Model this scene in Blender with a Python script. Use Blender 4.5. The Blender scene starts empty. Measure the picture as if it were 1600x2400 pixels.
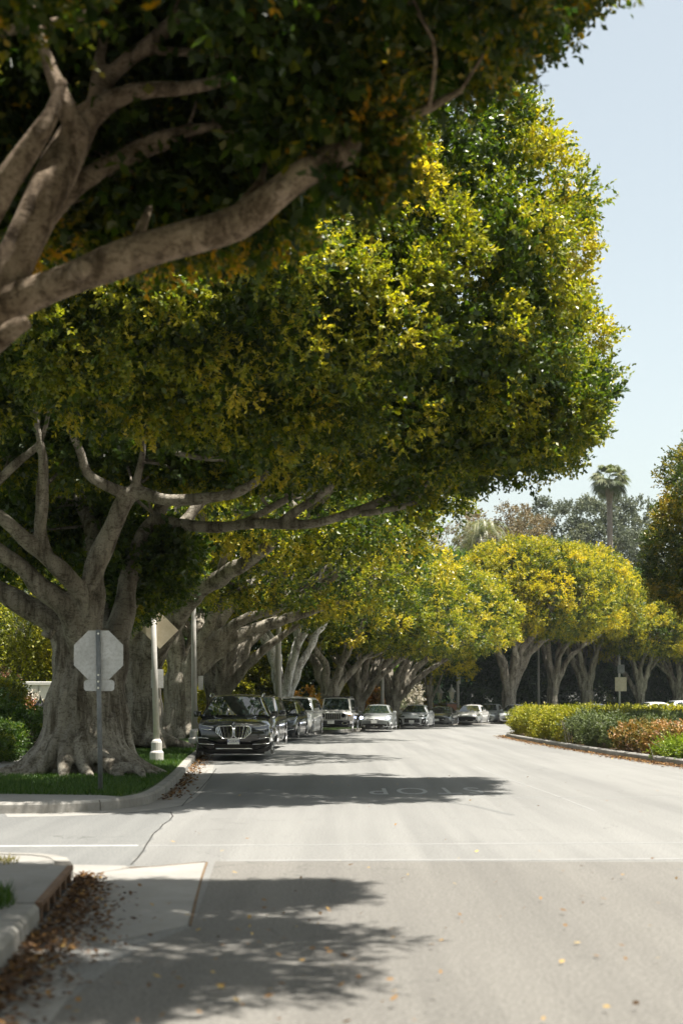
import bpy, bmesh, math, random
import numpy as np
from mathutils import Vector, Matrix, noise as mnoise

scene = bpy.context.scene
COL = scene.collection
PI = math.pi
F = 3333.0       # focal length in photograph pixels
EYE = 1.5        # camera height
HOR = 1650.0     # horizon row


def P(u, v, Y):
    """photo position (1568-wide view) at a distance Y -> a point of the place"""
    u *= 1.0204; v *= 1.0204
    return Vector(((u - 800) / F * Y, Y, EYE + (HOR - v) / F * Y))


# ------------------------------------------------------------------ materials
MATS = {}


def new_mat(name):
    m = bpy.data.materials.new(name)
    m.use_nodes = True
    nt = m.node_tree
    for n in list(nt.nodes):
        nt.nodes.remove(n)
    out = nt.nodes.new('ShaderNodeOutputMaterial')
    b = nt.nodes.new('ShaderNodeBsdfPrincipled')
    nt.links.new(b.outputs[0], out.inputs[0])
    MATS[name] = m
    return m, nt, b, out


def ramp(nt, stops):
    r = nt.nodes.new('ShaderNodeValToRGB')
    e = r.color_ramp.elements
    while len(e) > 1:
        e.remove(e[-1])
    e[0].position = stops[0][0]; e[0].color = (*stops[0][1], 1)
    for p, c in stops[1:]:
        k = e.new(p); k.color = (*c, 1)
    return r


def noise(nt, scale, detail=4, rough=0.55, coord='Object', vec_scale=None, dist=0.0):
    tc = nt.nodes.new('ShaderNodeTexCoord')
    n = nt.nodes.new('ShaderNodeTexNoise')
    n.inputs['Scale'].default_value = scale
    n.inputs['Detail'].default_value = detail
    n.inputs['Roughness'].default_value = rough
    n.inputs['Distortion'].default_value = dist
    if vec_scale:
        mp = nt.nodes.new('ShaderNodeMapping')
        mp.inputs['Scale'].default_value = vec_scale
        nt.links.new(tc.outputs[coord], mp.inputs[0]); nt.links.new(mp.outputs[0], n.inputs['Vector'])
    else:
        nt.links.new(tc.outputs[coord], n.inputs['Vector'])
    return n


def mixc(nt, a, b, fac, mode='MIX'):
    m = nt.nodes.new('ShaderNodeMix'); m.data_type = 'RGBA'; m.blend_type = mode
    for val, i in ((fac, 0), (a, 6), (b, 7)):
        if hasattr(val, 'links'):
            nt.links.new(val, m.inputs[i])
        elif i == 0:
            m.inputs[0].default_value = val
        else:
            m.inputs[i].default_value = (*val, 1)
    return m.outputs[2]


def bump(nt, b, h, strength, dist=0.02):
    bp = nt.nodes.new('ShaderNodeBump')
    bp.inputs['Strength'].default_value = strength
    bp.inputs['Distance'].default_value = dist
    nt.links.new(h, bp.inputs['Height']); nt.links.new(bp.outputs[0], b.inputs['Normal'])


def mottled(name, c1, c2, scale, rough=0.85, c3=None, scale3=60, f3=0.35, bstr=0.3, bdist=0.01, bscale=None, vec_scale=None, spec=0.3):
    m, nt, b, out = new_mat(name)
    n = noise(nt, scale, 5, 0.6, vec_scale=vec_scale)
    r = ramp(nt, [(0.32, c1), (0.68, c2)])
    nt.links.new(n.outputs['Fac'], r.inputs[0])
    col = r.outputs[0]
    n2 = noise(nt, scale3, 3, 0.7, vec_scale=vec_scale)
    if c3:
        r2 = ramp(nt, [(0.45, (0, 0, 0)), (0.7, (1, 1, 1))])
        nt.links.new(n2.outputs['Fac'], r2.inputs[0])
        mu = nt.nodes.new('ShaderNodeMath'); mu.operation = 'MULTIPLY'; mu.inputs[1].default_value = f3
        nt.links.new(r2.outputs[0], mu.inputs[0])
        col = mixc(nt, col, c3, mu.outputs[0])
    nt.links.new(col, b.inputs['Base Color'])
    b.inputs['Roughness'].default_value = rough
    b.inputs['Specular IOR Level'].default_value = spec
    if bstr:
        n3 = noise(nt, bscale or scale3, 4, 0.6, vec_scale=vec_scale)
        bump(nt, b, n3.outputs['Fac'], bstr, bdist)
    return m


def plain(name, c, rough=0.5, metal=0.0, spec=0.5, coat=0.0, var=0.12, vscale=14):
    m, nt, b, out = new_mat(name)
    n = noise(nt, vscale, 3)
    lo = tuple(x * (1 - var) for x in c); hi = tuple(min(1, x * (1 + var)) for x in c)
    r = ramp(nt, [(0.3, lo), (0.7, hi)])
    nt.links.new(n.outputs['Fac'], r.inputs[0]); nt.links.new(r.outputs[0], b.inputs['Base Color'])
    b.inputs['Roughness'].default_value = rough
    b.inputs['Metallic'].default_value = metal
    b.inputs['Specular IOR Level'].default_value = spec
    b.inputs['Coat Weight'].default_value = coat
    b.inputs['Coat Roughness'].default_value = 0.04
    return m


def leaf_mat(name, stops, trans=0.35, rough=0.38, spec=0.5, tboost=(1.3, 1.5, 0.45)):
    """leaves: colour follows the leaf's own age (attribute tint)"""
    m, nt, b, out = new_mat(name)
    at = nt.nodes.new('ShaderNodeAttribute'); at.attribute_name = 'tint'
    r = ramp(nt, stops)
    nt.links.new(at.outputs['Fac'], r.inputs[0])
    nt.links.new(r.outputs[0], b.inputs['Base Color'])
    b.inputs['Roughness'].default_value = rough
    b.inputs['Specular IOR Level'].default_value = spec
    t = nt.nodes.new('ShaderNodeBsdfTranslucent')
    tc = mixc(nt, r.outputs[0], tboost, 1.0, 'MULTIPLY')
    nt.links.new(tc, t.inputs['Color'])
    mx = nt.nodes.new('ShaderNodeMixShader'); mx.inputs[0].default_value = trans
    nt.links.new(b.outputs[0], mx.inputs[1]); nt.links.new(t.outputs[0], mx.inputs[2])
    nt.links.new(mx.outputs[0], out.inputs[0])
    return m


def bark(name, lo, mid, hi, scale=2.2, crack=7.0, vs=(1, 1, 0.3), bstr=0.9, bdist=0.04):
    """smooth fig bark: pale patches, dark run-off stains, wrinkles and pores"""
    m, nt, b, out = new_mat(name)
    n = noise(nt, scale, 6, 0.65, vec_scale=vs, dist=0.6)
    r = ramp(nt, [(0.28, lo), (0.48, mid), (0.70, hi)])
    nt.links.new(n.outputs['Fac'], r.inputs[0])
    s = noise(nt, scale * 2.2, 5, 0.7, vec_scale=(vs[0], vs[1], vs[2] * 0.4), dist=0.3)
    rs_ = ramp(nt, [(0.47, (1, 1, 1)), (0.62, (0.26, 0.235, 0.20))])
    nt.links.new(s.outputs['Fac'], rs_.inputs[0])
    col = mixc(nt, r.outputs[0], rs_.outputs[0], 0.85, 'MULTIPLY')
    w = noise(nt, crack, 5, 0.7, vec_scale=(1, 1, 2.2), dist=1.2)
    rw = ramp(nt, [(0.40, (0.45, 0.42, 0.38)), (0.47, (1, 1, 1)), (0.60, (1, 1, 1)), (0.72, (1.25, 1.24, 1.2))])
    nt.links.new(w.outputs['Fac'], rw.inputs[0])
    col = mixc(nt, col, rw.outputs[0], 0.8, 'MULTIPLY')
    po = noise(nt, crack * 5, 3, 0.7)
    rp = ramp(nt, [(0.36, (0.4, 0.37, 0.33)), (0.44, (1, 1, 1))])
    nt.links.new(po.outputs['Fac'], rp.inputs[0])
    col = mixc(nt, col, rp.outputs[0], 0.7, 'MULTIPLY')
    nt.links.new(col, b.inputs['Base Color'])
    b.inputs['Roughness'].default_value = 0.9; b.inputs['Specular IOR Level'].default_value = 0.2
    mx = nt.nodes.new('ShaderNodeMath'); mx.operation = 'MULTIPLY_ADD'; mx.inputs[1].default_value = 0.6
    nt.links.new(w.outputs['Fac'], mx.inputs[0]); nt.links.new(s.outputs['Fac'], mx.inputs[2])
    bump(nt, b, mx.outputs[0], bstr, bdist)
    return m


# asphalt with cracks, patches and speckle
def asphalt(name, c1, c2, speck, crack=True):
    m, nt, b, out = new_mat(name)
    n = noise(nt, 0.35, 6, 0.6)
    r = ramp(nt, [(0.3, c1), (0.7, c2)])
    nt.links.new(n.outputs['Fac'], r.inputs[0])
    s = noise(nt, 42, 3, 0.85)
    r2 = ramp(nt, [(0.35, tuple(x * 0.55 for x in c1)), (0.5, c2), (0.68, speck)])
    nt.links.new(s.outputs['Fac'], r2.inputs[0])
    col = mixc(nt, r.outputs[0], r2.outputs[0], 0.6)
    # tyre-worn streaks along the road
    w = noise(nt, 1.0, 4, 0.6, vec_scale=(1.6, 0.05, 1))
    r3 = ramp(nt, [(0.38, (0.80, 0.80, 0.80)), (0.62, (1.04, 1.04, 1.03))])
    nt.links.new(w.outputs['Fac'], r3.inputs[0])
    col = mixc(nt, col, r3.outputs[0], 0.8, 'MULTIPLY')
    # oil and tar blotches
    o = noise(nt, 1.7, 5, 0.62, dist=0.4)
    r4 = ramp(nt, [(0.64, (0, 0, 0)), (0.76, (0.45, 0.45, 0.45))])
    nt.links.new(o.outputs['Fac'], r4.inputs[0])
    col = mixc(nt, col, tuple(x * 0.55 for x in c1), r4.outputs[0])
    if crack:
        v = nt.nodes.new('ShaderNodeTexVoronoi'); v.feature = 'DISTANCE_TO_EDGE'
        v.inputs['Scale'].default_value = 0.22
        tc = nt.nodes.new('ShaderNodeTexCoord')
        nn = noise(nt, 1.3, 4, 0.6)
        ad = nt.nodes.new('ShaderNodeVectorMath'); ad.operation = 'ADD'
        nt.links.new(tc.outputs['Object'], ad.inputs[0]); nt.links.new(nn.outputs['Color'], ad.inputs[1])
        nt.links.new(ad.outputs[0], v.inputs['Vector'])
        rc = ramp(nt, [(0.0, (0.6, 0.6, 0.6)), (0.004, (0, 0, 0))])
        nt.links.new(v.outputs['Distance'], rc.inputs[0])
        brk = noise(nt, 0.5, 2)
        rb = ramp(nt, [(0.5, (0, 0, 0)), (0.6, (1, 1, 1))])
        nt.links.new(brk.outputs['Fac'], rb.inputs[0])
        mm = nt.nodes.new('ShaderNodeMath'); mm.operation = 'MULTIPLY'
        nt.links.new(rc.outputs[0], mm.inputs[0]); nt.links.new(rb.outputs[0], mm.inputs[1])
        col = mixc(nt, col, (0.05, 0.05, 0.045), mm.outputs[0])
    nt.links.new(col, b.inputs['Base Color'])
    b.inputs['Roughness'].default_value = 0.88
    b.inputs['Specular IOR Level'].default_value = 0.25
    bump(nt, b, s.outputs['Fac'], 0.25, 0.006)
    return m


asphalt('asphalt', (0.146, 0.144, 0.135), (0.182, 0.179, 0.169), (0.31, 0.305, 0.29))
asphalt('asphalt_beige', (0.112, 0.106, 0.095), (0.143, 0.135, 0.122), (0.25, 0.24, 0.22))
asphalt('asphalt_side', (0.122, 0.123, 0.118), (0.147, 0.147, 0.141), (0.24, 0.24, 0.23))
mottled('concrete', (0.20, 0.192, 0.175), (0.27, 0.26, 0.24), 1.2, 0.9, (0.20, 0.18, 0.15), 9, 0.4, 0.2, 0.006, 70)
mottled('concrete_post', (0.46, 0.44, 0.40), (0.56, 0.54, 0.50), 6, 0.85, (0.30, 0.27, 0.23), 90, 0.4, 0.25, 0.004)
mottled('kerb', (0.21, 0.20, 0.18), (0.31, 0.297, 0.27), 2.0, 0.9, (0.17, 0.15, 0.12), 11, 0.45, 0.3, 0.008, 50)
mottled('soil', (0.09, 0.06, 0.035), (0.16, 0.11, 0.065), 3, 0.95, (0.24, 0.14, 0.07), 25, 0.5, 0.6, 0.03)
mottled('lawn', (0.022, 0.05, 0.008), (0.05, 0.085, 0.014), 2.5, 0.95, (0.11, 0.09, 0.03), 20, 0.35, 0.5, 0.02)
mottled('far_ground', (0.05, 0.06, 0.025), (0.10, 0.10, 0.05), 0.05, 0.95)
mottled('paint_line', (0.31, 0.31, 0.30), (0.42, 0.42, 0.41), 3, 0.8, (0.21, 0.21, 0.20), 22, 0.9, 0.2, 0.003)
mottled('paint_faint', (0.185, 0.183, 0.175), (0.225, 0.222, 0.212), 2, 0.8, (0.165, 0.163, 0.155), 14, 0.9, 0.2, 0.003)
bark('bark', (0.15, 0.13, 0.10), (0.26, 0.235, 0.19), (0.40, 0.365, 0.30), 2.0, 6)
bark('bark_near', (0.13, 0.095, 0.065), (0.25, 0.19, 0.135), (0.38, 0.30, 0.22), 3.2, 9, (1, 1, 1), 0.9, 0.02)
bark('bark_pale', (0.55, 0.52, 0.47), (0.70, 0.68, 0.63), (0.80, 0.78, 0.74), 1.6, 5)
bark('bark_dark', (0.09, 0.075, 0.06), (0.17, 0.15, 0.12), (0.27, 0.24, 0.20), 2.0, 6)
mottled('palm_bark', (0.15, 0.12, 0.09), (0.26, 0.215, 0.17), 3, 0.95, (0.07, 0.055, 0.04), 8, 0.5, 0.6, 0.05, 4, vec_scale=(1, 1, 3))
mottled('brick', (0.30, 0.12, 0.07), (0.42, 0.20, 0.12), 4, 0.9, (0.45, 0.36, 0.30), 30, 0.4, 0.4, 0.01)
mottled('stucco_white', (0.62, 0.60, 0.55), (0.74, 0.72, 0.67), 1.5, 0.9, (0.45, 0.42, 0.36), 6, 0.3, 0.2, 0.005)
mottled('stucco_pink', (0.50, 0.38, 0.30), (0.58, 0.46, 0.38), 1.5, 0.9, (0.40, 0.30, 0.24), 6, 0.3, 0.2, 0.005)
mottled('roof_tile', (0.22, 0.10, 0.06), (0.32, 0.17, 0.10), 3, 0.9, (0.12, 0.06, 0.04), 12, 0.4, 0.5, 0.03)
mottled('sign_metal', (0.44, 0.44, 0.42), (0.60, 0.60, 0.58), 4, 0.5, (0.30, 0.285, 0.25), 22, 0.55, 0.1, 0.002)
mottled('sign_beige', (0.42, 0.36, 0.25), (0.52, 0.46, 0.34), 5, 0.6, (0.33, 0.28, 0.19), 30, 0.3, 0.1, 0.002)
mottled('pole_steel', (0.12, 0.13, 0.13), (0.22, 0.23, 0.23), 6, 0.5, (0.10, 0.09, 0.08), 40, 0.4, 0.2, 0.003)
mottled('rust', (0.09, 0.055, 0.035), (0.18, 0.11, 0.07), 6, 0.85, (0.26, 0.15, 0.08), 30, 0.5, 0.4, 0.006)
plain('black_iron', (0.02, 0.02, 0.02), 0.45)
plain('red_sign', (0.45, 0.02, 0.02), 0.4)
plain('lamp_glass', (0.55, 0.50, 0.38), 0.15)
plain('white_paint', (0.75, 0.75, 0.72), 0.5)
plain('hole', (0.015, 0.013, 0.01), 0.95)
# cars
plain('paint_black', (0.006, 0.007, 0.009), 0.22, 0.0, 0.5, 1.0)
plain('paint_dark_blue', (0.008, 0.014, 0.022), 0.25, 0.2, 0.5, 1.0)
plain('paint_dark_green', (0.012, 0.022, 0.016), 0.25, 0.1, 0.5, 1.0)
plain('paint_silver', (0.50, 0.51, 0.51), 0.34, 0.22, 0.5, 1.0)
plain('paint_pale', (0.62, 0.60, 0.56), 0.34, 0.15, 0.5, 1.0)
plain('paint_grey', (0.31, 0.325, 0.315), 0.32, 0.25, 0.5, 1.0)
plain('paint_dark_grey', (0.10, 0.105, 0.105), 0.3, 0.5, 0.5, 1.0)
plain('paint_white', (0.70, 0.70, 0.68), 0.3, 0.0, 0.5, 1.0)
plain('car_glass', (0.010, 0.016, 0.014), 0.03, 0.0, 0.8, 0.6)
plain('chrome', (0.62, 0.62, 0.60), 0.16, 1.0)
plain('rim_metal', (0.35, 0.35, 0.35), 0.3, 0.9)
plain('rubber', (0.017, 0.017, 0.016), 0.8)
plain('black_plastic', (0.012, 0.012, 0.012), 0.55)
plain('lamp_lens', (0.24, 0.25, 0.26), 0.06, 0.4, 0.8, 1.0)
plain('lamp_dark', (0.03, 0.033, 0.036), 0.06, 0.2, 0.8, 1.0)
plain('amber', (0.5, 0.20, 0.02), 0.2)
plain('plate_white', (0.62, 0.62, 0.58), 0.5)
plain('plate_blue', (0.02, 0.04, 0.16), 0.5)
m, nt, b, o = new_mat('lamp_on')
b.inputs['Base Color'].default_value = (0.8, 0.85, 1, 1)
b.inputs['Emission Color'].default_value = (0.55, 0.62, 1.0, 1)
b.inputs['Emission Strength'].default_value = 7.0

G0, G1, G2, G3 = (0.012, 0.030, 0.006), (0.040, 0.070, 0.008), (0.105, 0.120, 0.010), (0.27, 0.20, 0.02)
leaf_mat('leaf_ficus', [(0, (0.020, 0.044, 0.008)), (0.32, (0.068, 0.112, 0.011)), (0.60, (0.27, 0.275, 0.016)), (1, (0.56, 0.44, 0.045))], 0.46, 0.38, 0.55, (1.45, 1.45, 0.45))
leaf_mat('leaf_near', [(0, (0.018, 0.040, 0.006)), (0.45, (0.060, 0.090, 0.008)), (0.75, (0.22, 0.18, 0.010)), (1, (0.50, 0.25, 0.012))], 0.48, 0.42, 0.4)
leaf_mat('leaf_gold', [(0, (0.038, 0.070, 0.010)), (0.28, (0.11, 0.145, 0.013)), (0.58, (0.38, 0.345, 0.017)), (1, (0.64, 0.50, 0.03))], 0.44, 0.45, 0.4, (1.4, 1.35, 0.45))
leaf_mat('leaf_orange', [(0, (0.020, 0.040, 0.008)), (0.4, (0.07, 0.09, 0.011)), (0.7, (0.26, 0.19, 0.016)), (1, (0.52, 0.31, 0.03))], 0.35, 0.45, 0.4)
leaf_mat('leaf_dark', [(0, (0.012, 0.034, 0.016)), (0.6, (0.028, 0.065, 0.028)), (1, (0.06, 0.11, 0.036))], 0.2, 0.5, 0.3)
leaf_mat('leaf_mid', [(0, (0.025, 0.055, 0.012)), (0.55, (0.075, 0.125, 0.018)), (1, (0.28, 0.27, 0.03))], 0.35, 0.45, 0.4)
leaf_mat('leaf_hedge_lime', [(0, (0.05, 0.068, 0.008)), (0.5, (0.22, 0.22, 0.014)), (1, (0.46, 0.38, 0.025))], 0.3, 0.45, 0.35)
leaf_mat('leaf_hedge_sage', [(0, (0.045, 0.065, 0.028)), (0.5, (0.11, 0.135, 0.055)), (1, (0.20, 0.23, 0.10))], 0.25, 0.55, 0.3)
leaf_mat('leaf_hedge_red', [(0, (0.06, 0.07, 0.016)), (0.35, (0.17, 0.145, 0.022)), (0.7, (0.36, 0.19, 0.04)), (1, (0.62, 0.42, 0.30))], 0.25, 0.5, 0.35, (1.3, 1.1, 0.8))
leaf_mat('leaf_bright', [(0, (0.05, 0.085, 0.008)), (0.5, (0.15, 0.21, 0.014)), (1, (0.34, 0.36, 0.04))], 0.35, 0.45, 0.4)
leaf_mat('leaf_pale', [(0, (0.05, 0.065, 0.04)), (0.5, (0.11, 0.13, 0.08)), (1, (0.22, 0.23, 0.14))], 0.25, 0.6, 0.3, (1.2, 1.15, 0.9))
leaf_mat('leaf_tan', [(0, (0.09, 0.07, 0.035)), (0.5, (0.19, 0.145, 0.07)), (1, (0.32, 0.25, 0.13))], 0.25, 0.6, 0.3, (1.2, 1.1, 0.8))
leaf_mat('leaf_palm', [(0, (0.03, 0.05, 0.018)), (0.5, (0.09, 0.11, 0.045)), (1, (0.25, 0.23, 0.12))], 0.25, 0.4, 0.5)
leaf_mat('petal_orange', [(0, (0.06, 0.09, 0.015)), (0.4, (0.34, 0.24, 0.02)), (1, (0.65, 0.26, 0.05))], 0.3, 0.6, 0.3, (1.2, 1.1, 0.8))
leaf_mat('petal_pink', [(0, (0.07, 0.09, 0.02)), (0.4, (0.5, 0.22, 0.14)), (1, (0.72, 0.45, 0.38))], 0.3, 0.6, 0.3, (1.1, 1.0, 0.9))
leaf_mat('petal_white', [(0, (0.10, 0.13, 0.05)), (0.4, (0.42, 0.38, 0.30)), (1, (0.70, 0.66, 0.58))], 0.3, 0.6, 0.3, (1.1, 1.05, 0.95))
leaf_mat('leaf_maroon', [(0, (0.06, 0.012, 0.012)), (1, (0.22, 0.03, 0.03))], 0.3, 0.5, 0.3, (1.2, 1, 1))
leaf_mat('dry_leaf', [(0, (0.045, 0.024, 0.012)), (0.4, (0.115, 0.060, 0.024)), (0.75, (0.26, 0.14, 0.04)), (1, (0.44, 0.31, 0.09))], 0.15, 0.7, 0.2, (1.2, 1, 0.8))
leaf_mat('grass_blade', [(0, (0.020, 0.055, 0.006)), (0.6, (0.055, 0.11, 0.012)), (1, (0.16, 0.18, 0.03))], 0.35, 0.5, 0.35)
leaf_mat('grass_dry', [(0, (0.10, 0.10, 0.02)), (0.6, (0.26, 0.20, 0.04)), (1, (0.40, 0.28, 0.07))], 0.3, 0.6, 0.3)
M = MATS

# ------------------------------------------------------------------ object helpers


def link(name, me, mat=None, parent=None, smooth=False):
    o = bpy.data.objects.new(name, me)
    COL.objects.link(o)
    if mat is not None and not me.materials:
        me.materials.append(M[mat] if isinstance(mat, str) else mat)
    if parent is not None:
        o.parent = parent
    if smooth and len(me.polygons):
        me.polygons.foreach_set('use_smooth', [True] * len(me.polygons))
    return o


def tag(o, label, cat, group=None, kind=None):
    o['label'] = label; o['category'] = cat
    if group: o['group'] = group
    if kind: o['kind'] = kind
    return o


def struct(o, label=None):
    o['kind'] = 'structure'
    if label: o['label'] = label
    return o


def thing(name, label, cat, loc=(0, 0, 0), rz=0.0, group=None, scale=None):
    o = bpy.data.objects.new(name, None)
    COL.objects.link(o)
    o.empty_display_size = 0.2
    o.location = loc; o.rotation_euler = (0, 0, rz)
    if scale: o.scale = scale if hasattr(scale, '__len__') else (scale,) * 3
    tag(o, label, cat, group)
    return o


def copy_tree(root, loc, rz, label, scale=None, cat=None):
    c = root.copy(); COL.objects.link(c)
    c.location = loc; c.rotation_euler = (0, 0, rz)
    if scale: c.scale = scale if hasattr(scale, '__len__') else (scale,) * 3
    c['label'] = label
    if cat: c['category'] = cat
    for ch in list(root.children):
        d = ch.copy(); COL.objects.link(d); d.parent = c
        for g in list(ch.children):
            e = g.copy(); COL.objects.link(e); e.parent = d
    return c


def np_mesh(name, V, Fq, tint=None):
    V = np.asarray(V, np.float32); Fq = np.asarray(Fq, np.int32)
    k = Fq.shape[1]
    me = bpy.data.meshes.new(name)
    me.vertices.add(len(V)); me.vertices.foreach_set('co', V.ravel())
    me.loops.add(Fq.size); me.loops.foreach_set('vertex_index', Fq.ravel())
    me.polygons.add(len(Fq))
    me.polygons.foreach_set('loop_start', np.arange(0, Fq.size, k, dtype=np.int32))
    if tint is not None:
        a = me.attributes.new('tint', 'FLOAT', 'POINT'); a.data.foreach_set('value', np.asarray(tint, np.float32))
    me.update(calc_edges=True)
    return me


class MB:
    """collects shapes of one part"""

    def __init__(s):
        s.V = []; s.F = []

    def add(s, V, Fs):
        o = len(s.V)
        s.V += [Vector(v) for v in V]
        s.F += [[i + o for i in f] for f in Fs]
        return s

    def box(s, c, d, rz=0.0, taper=1.0):
        x, y, z = (k / 2 for k in d)
        R = Matrix.Rotation(rz, 3, 'Z')
        vs = []
        for sz in (-1, 1):
            t = taper if sz > 0 else 1
            for sx, sy in ((-1, -1), (1, -1), (1, 1), (-1, 1)):
                vs.append(R @ Vector((sx * x * t, sy * y * t, sz * z)) + Vector(c))
        return s.add(vs, [(3, 2, 1, 0), (4, 5, 6, 7), (0, 1, 5, 4), (1, 2, 6, 5), (2, 3, 7, 6), (3, 0, 4, 7)])

    def tube(s, pts, rad, n=8, caps=True, wob=0.0, rng=None):
        pts = [Vector(p) for p in pts]
        if not hasattr(rad, '__len__'): rad = [rad] * len(pts)
        rings = []; up = Vector((0.13, 0.31, 0.94)); o = len(s.V)
        prev = None
        for i, p in enumerate(pts):
            d = (pts[min(i + 1, len(pts) - 1)] - pts[max(i - 1, 0)]).normalized()
            if prev is None:
                a = d.cross(up)
                if a.length < 0.1: a = d.cross(Vector((1, 0, 0)))
            else:
                a = prev - d * prev.dot(d)
            a.normalize(); prev = a
            b2 = d.cross(a)
            for k in range(n):
                t = 2 * PI * k / n
                r = rad[i]
                if wob: r *= 1 + wob * (rng.random() - 0.5)
                s.V.append(p + a * (r * math.cos(t)) + b2 * (r * math.sin(t)))
        for i in range(len(pts) - 1):
            for k in range(n):
                k2 = (k + 1) % n
                s.F.append([o + i * n + k, o + i * n + k2, o + (i + 1) * n + k2, o + (i + 1) * n + k])
        if caps:
            s.F.append([o + k for k in range(n)][::-1])
            s.F.append([o + (len(pts) - 1) * n + k for k in range(n)])
        return s

    def lathe(s, prof, n=20, c=(0, 0, 0)):
        return s.tube([(c[0], c[1], c[2] + z) for r, z in prof], [max(r, 1e-4) for r, z in prof], n)

    def prism(s, poly, z0, z1):
        n = len(poly)
        V = [(x, y, z0) for x, y in poly] + [(x, y, z1) for x, y in poly]
        Fs = [list(range(n))[::-1], list(range(n, 2 * n))] + [[i, (i + 1) % n, n + (i + 1) % n, n + i] for i in range(n)]
        return s.add(V, Fs)

    def map(s, f):
        s.V = [Vector(f(v)) for v in s.V]; return s

    def mesh(s, name):
        me = bpy.data.meshes.new(name)
        me.from_pydata([tuple(v) for v in s.V], [], s.F); me.update()
        return me

    def build(s, name, mat, parent=None, smooth=False, bevel=0.0, seg=2, fix=True):
        me = s.mesh(name)
        if fix:
            bm = bmesh.new(); bm.from_mesh(me)
            bmesh.ops.recalc_face_normals(bm, faces=bm.faces)
            bm.to_mesh(me); bm.free()
        o = link(name, me, mat, parent, smooth)
        if bevel:
            md = o.modifiers.new('bevel', 'BEVEL'); md.width = bevel; md.segments = seg; md.limit_method = 'ANGLE'; md.angle_limit = 0.6
        return o


def sheet(name, poly, z, mat, skirt=0.012):
    """a thin slab: its edges reach down into the surface below"""
    me = bpy.data.meshes.new(name)
    bm = bmesh.new()
    top = [bm.verts.new((x, y, z)) for x, y in poly]
    bot = [bm.verts.new((x, y, z - skirt)) for x, y in poly]
    f = bm.faces.new(top)
    n = len(poly)
    for i in range(n):
        bm.faces.new((top[i], top[(i + 1) % n], bot[(i + 1) % n], bot[i]))
    bmesh.ops.triangulate(bm, faces=[f])
    bm.normal_update()
    for q in bm.faces:
        if abs(q.normal.z) > 0.9 and q.normal.z < 0: q.normal_flip()
    bm.to_mesh(me); bm.free()
    return link(name, me, mat)


def offset(line, d):
    """shift a polyline sideways: positive = to the left of its direction"""
    out = []
    for i, p in enumerate(line):
        a = Vector(line[max(i - 1, 0)]); b2 = Vector(line[min(i + 1, len(line) - 1)])
        t = (b2 - a).normalized()
        out.append((p[0] - t.y * d, p[1] + t.x * d))
    return out


def smooth_line(line, n=2):
    L = [Vector(p) for p in line]
    for _ in range(n):
        o = [L[0]]
        for a, b2 in zip(L[:-1], L[1:]):
            o += [a * 0.75 + b2 * 0.25, a * 0.25 + b2 * 0.75]
        o.append(L[-1]); L = o
    return [tuple(p) for p in L]


def in_poly(x, y, poly):
    c = np.zeros(len(x), bool)
    n = len(poly)
    for i in range(n):
        x1, y1 = poly[i]; x2, y2 = poly[(i + 1) % n]
        if y1 == y2: continue
        k = ((y1 > y) != (y2 > y)) & (x < (x2 - x1) * (y - y1) / (y2 - y1) + x1)
        c ^= k
    return c


# ------------------------------------------------------------------ foliage


def unit(a):
    return a / np.maximum(np.linalg.norm(a, axis=-1, keepdims=True), 1e-9)


def sph(rs, n):
    return unit(rs.normal(size=(n, 3)))


def leaves_from_sprigs(rs, base, axis, tint, L, m, ln, wd, up=0.5, droop=0.0, tj=0.07):
    """every sprig carries m leaves along its axis; each leaf one small diamond face"""
    n = len(base)
    t = np.tile((np.arange(m) + rs.random(m) * 0.5) / m, (n, 1)) + rs.uniform(-0.08, 0.08, (n, m))
    Lr = L * rs.uniform(0.6, 1.3, (n, 1))
    ax = axis[:, None, :]
    p = base[:, None, :] + ax * (t * Lr)[..., None]
    d = unit(ax * 0.75 + rs.normal(size=(n, m, 3)) * 0.75 + np.array([0, 0, -droop]))
    nr = rs.normal(size=(n, m, 3)) * 0.75 + np.array([0, 0, up]) + ax * 0.35
    s = unit(np.cross(d, nr))
    l = ln * rs.uniform(0.65, 1.25, (n, m, 1)); w = wd * rs.uniform(0.7, 1.2, (n, m, 1)) * 0.5
    fold = unit(np.cross(s, d)) * (w * 0.35)
    v0 = p; v2 = p + d * l
    mid = p + d * l * 0.48 + fold
    v1 = mid + s * w; v3 = mid - s * w
    V = np.stack([v0, v1, v2, v3], 2).reshape(-1, 3)
    Fq = np.arange(len(V), dtype=np.int32).reshape(-1, 4)
    tt = np.clip(tint[:, None] + rs.normal(size=(n, m)) * tj, 0, 1)
    return V, Fq, np.repeat(tt.ravel(), 4)


def puff_sprigs(rs, C, N, R, T, k, low=-0.35, inner=0.55):
    """sprigs over the outer side of each leaf clump (centre C, outward N, radius R)"""
    n = len(C)
    d = sph(rs, n * k).reshape(n, k, 3)
    dn = (d * N[:, None, :]).sum(-1, keepdims=True)
    d = unit(np.where(dn < low, d - 2 * dn * N[:, None, :], d))
    rr = R[:, None, None] * rs.uniform(inner, 1.0, (n, k, 1))
    base = C[:, None, :] + d * rr * np.array([1, 1, 0.85])
    ax = unit(d * 0.8 + N[:, None, :] * 0.35 + rs.normal(size=(n, k, 3)) * 0.45 + np.array([0, 0, 0.15]))
    t = T[:, None] + rs.normal(size=(n, k)) * 0.11
    return base.reshape(-1, 3), ax.reshape(-1, 3), t.ravel()


def lump(p, s, seed=0.0):
    return mnoise.noise(Vector((p[0] * s + seed, p[1] * s - seed, p[2] * s + seed * 0.7)))


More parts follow.
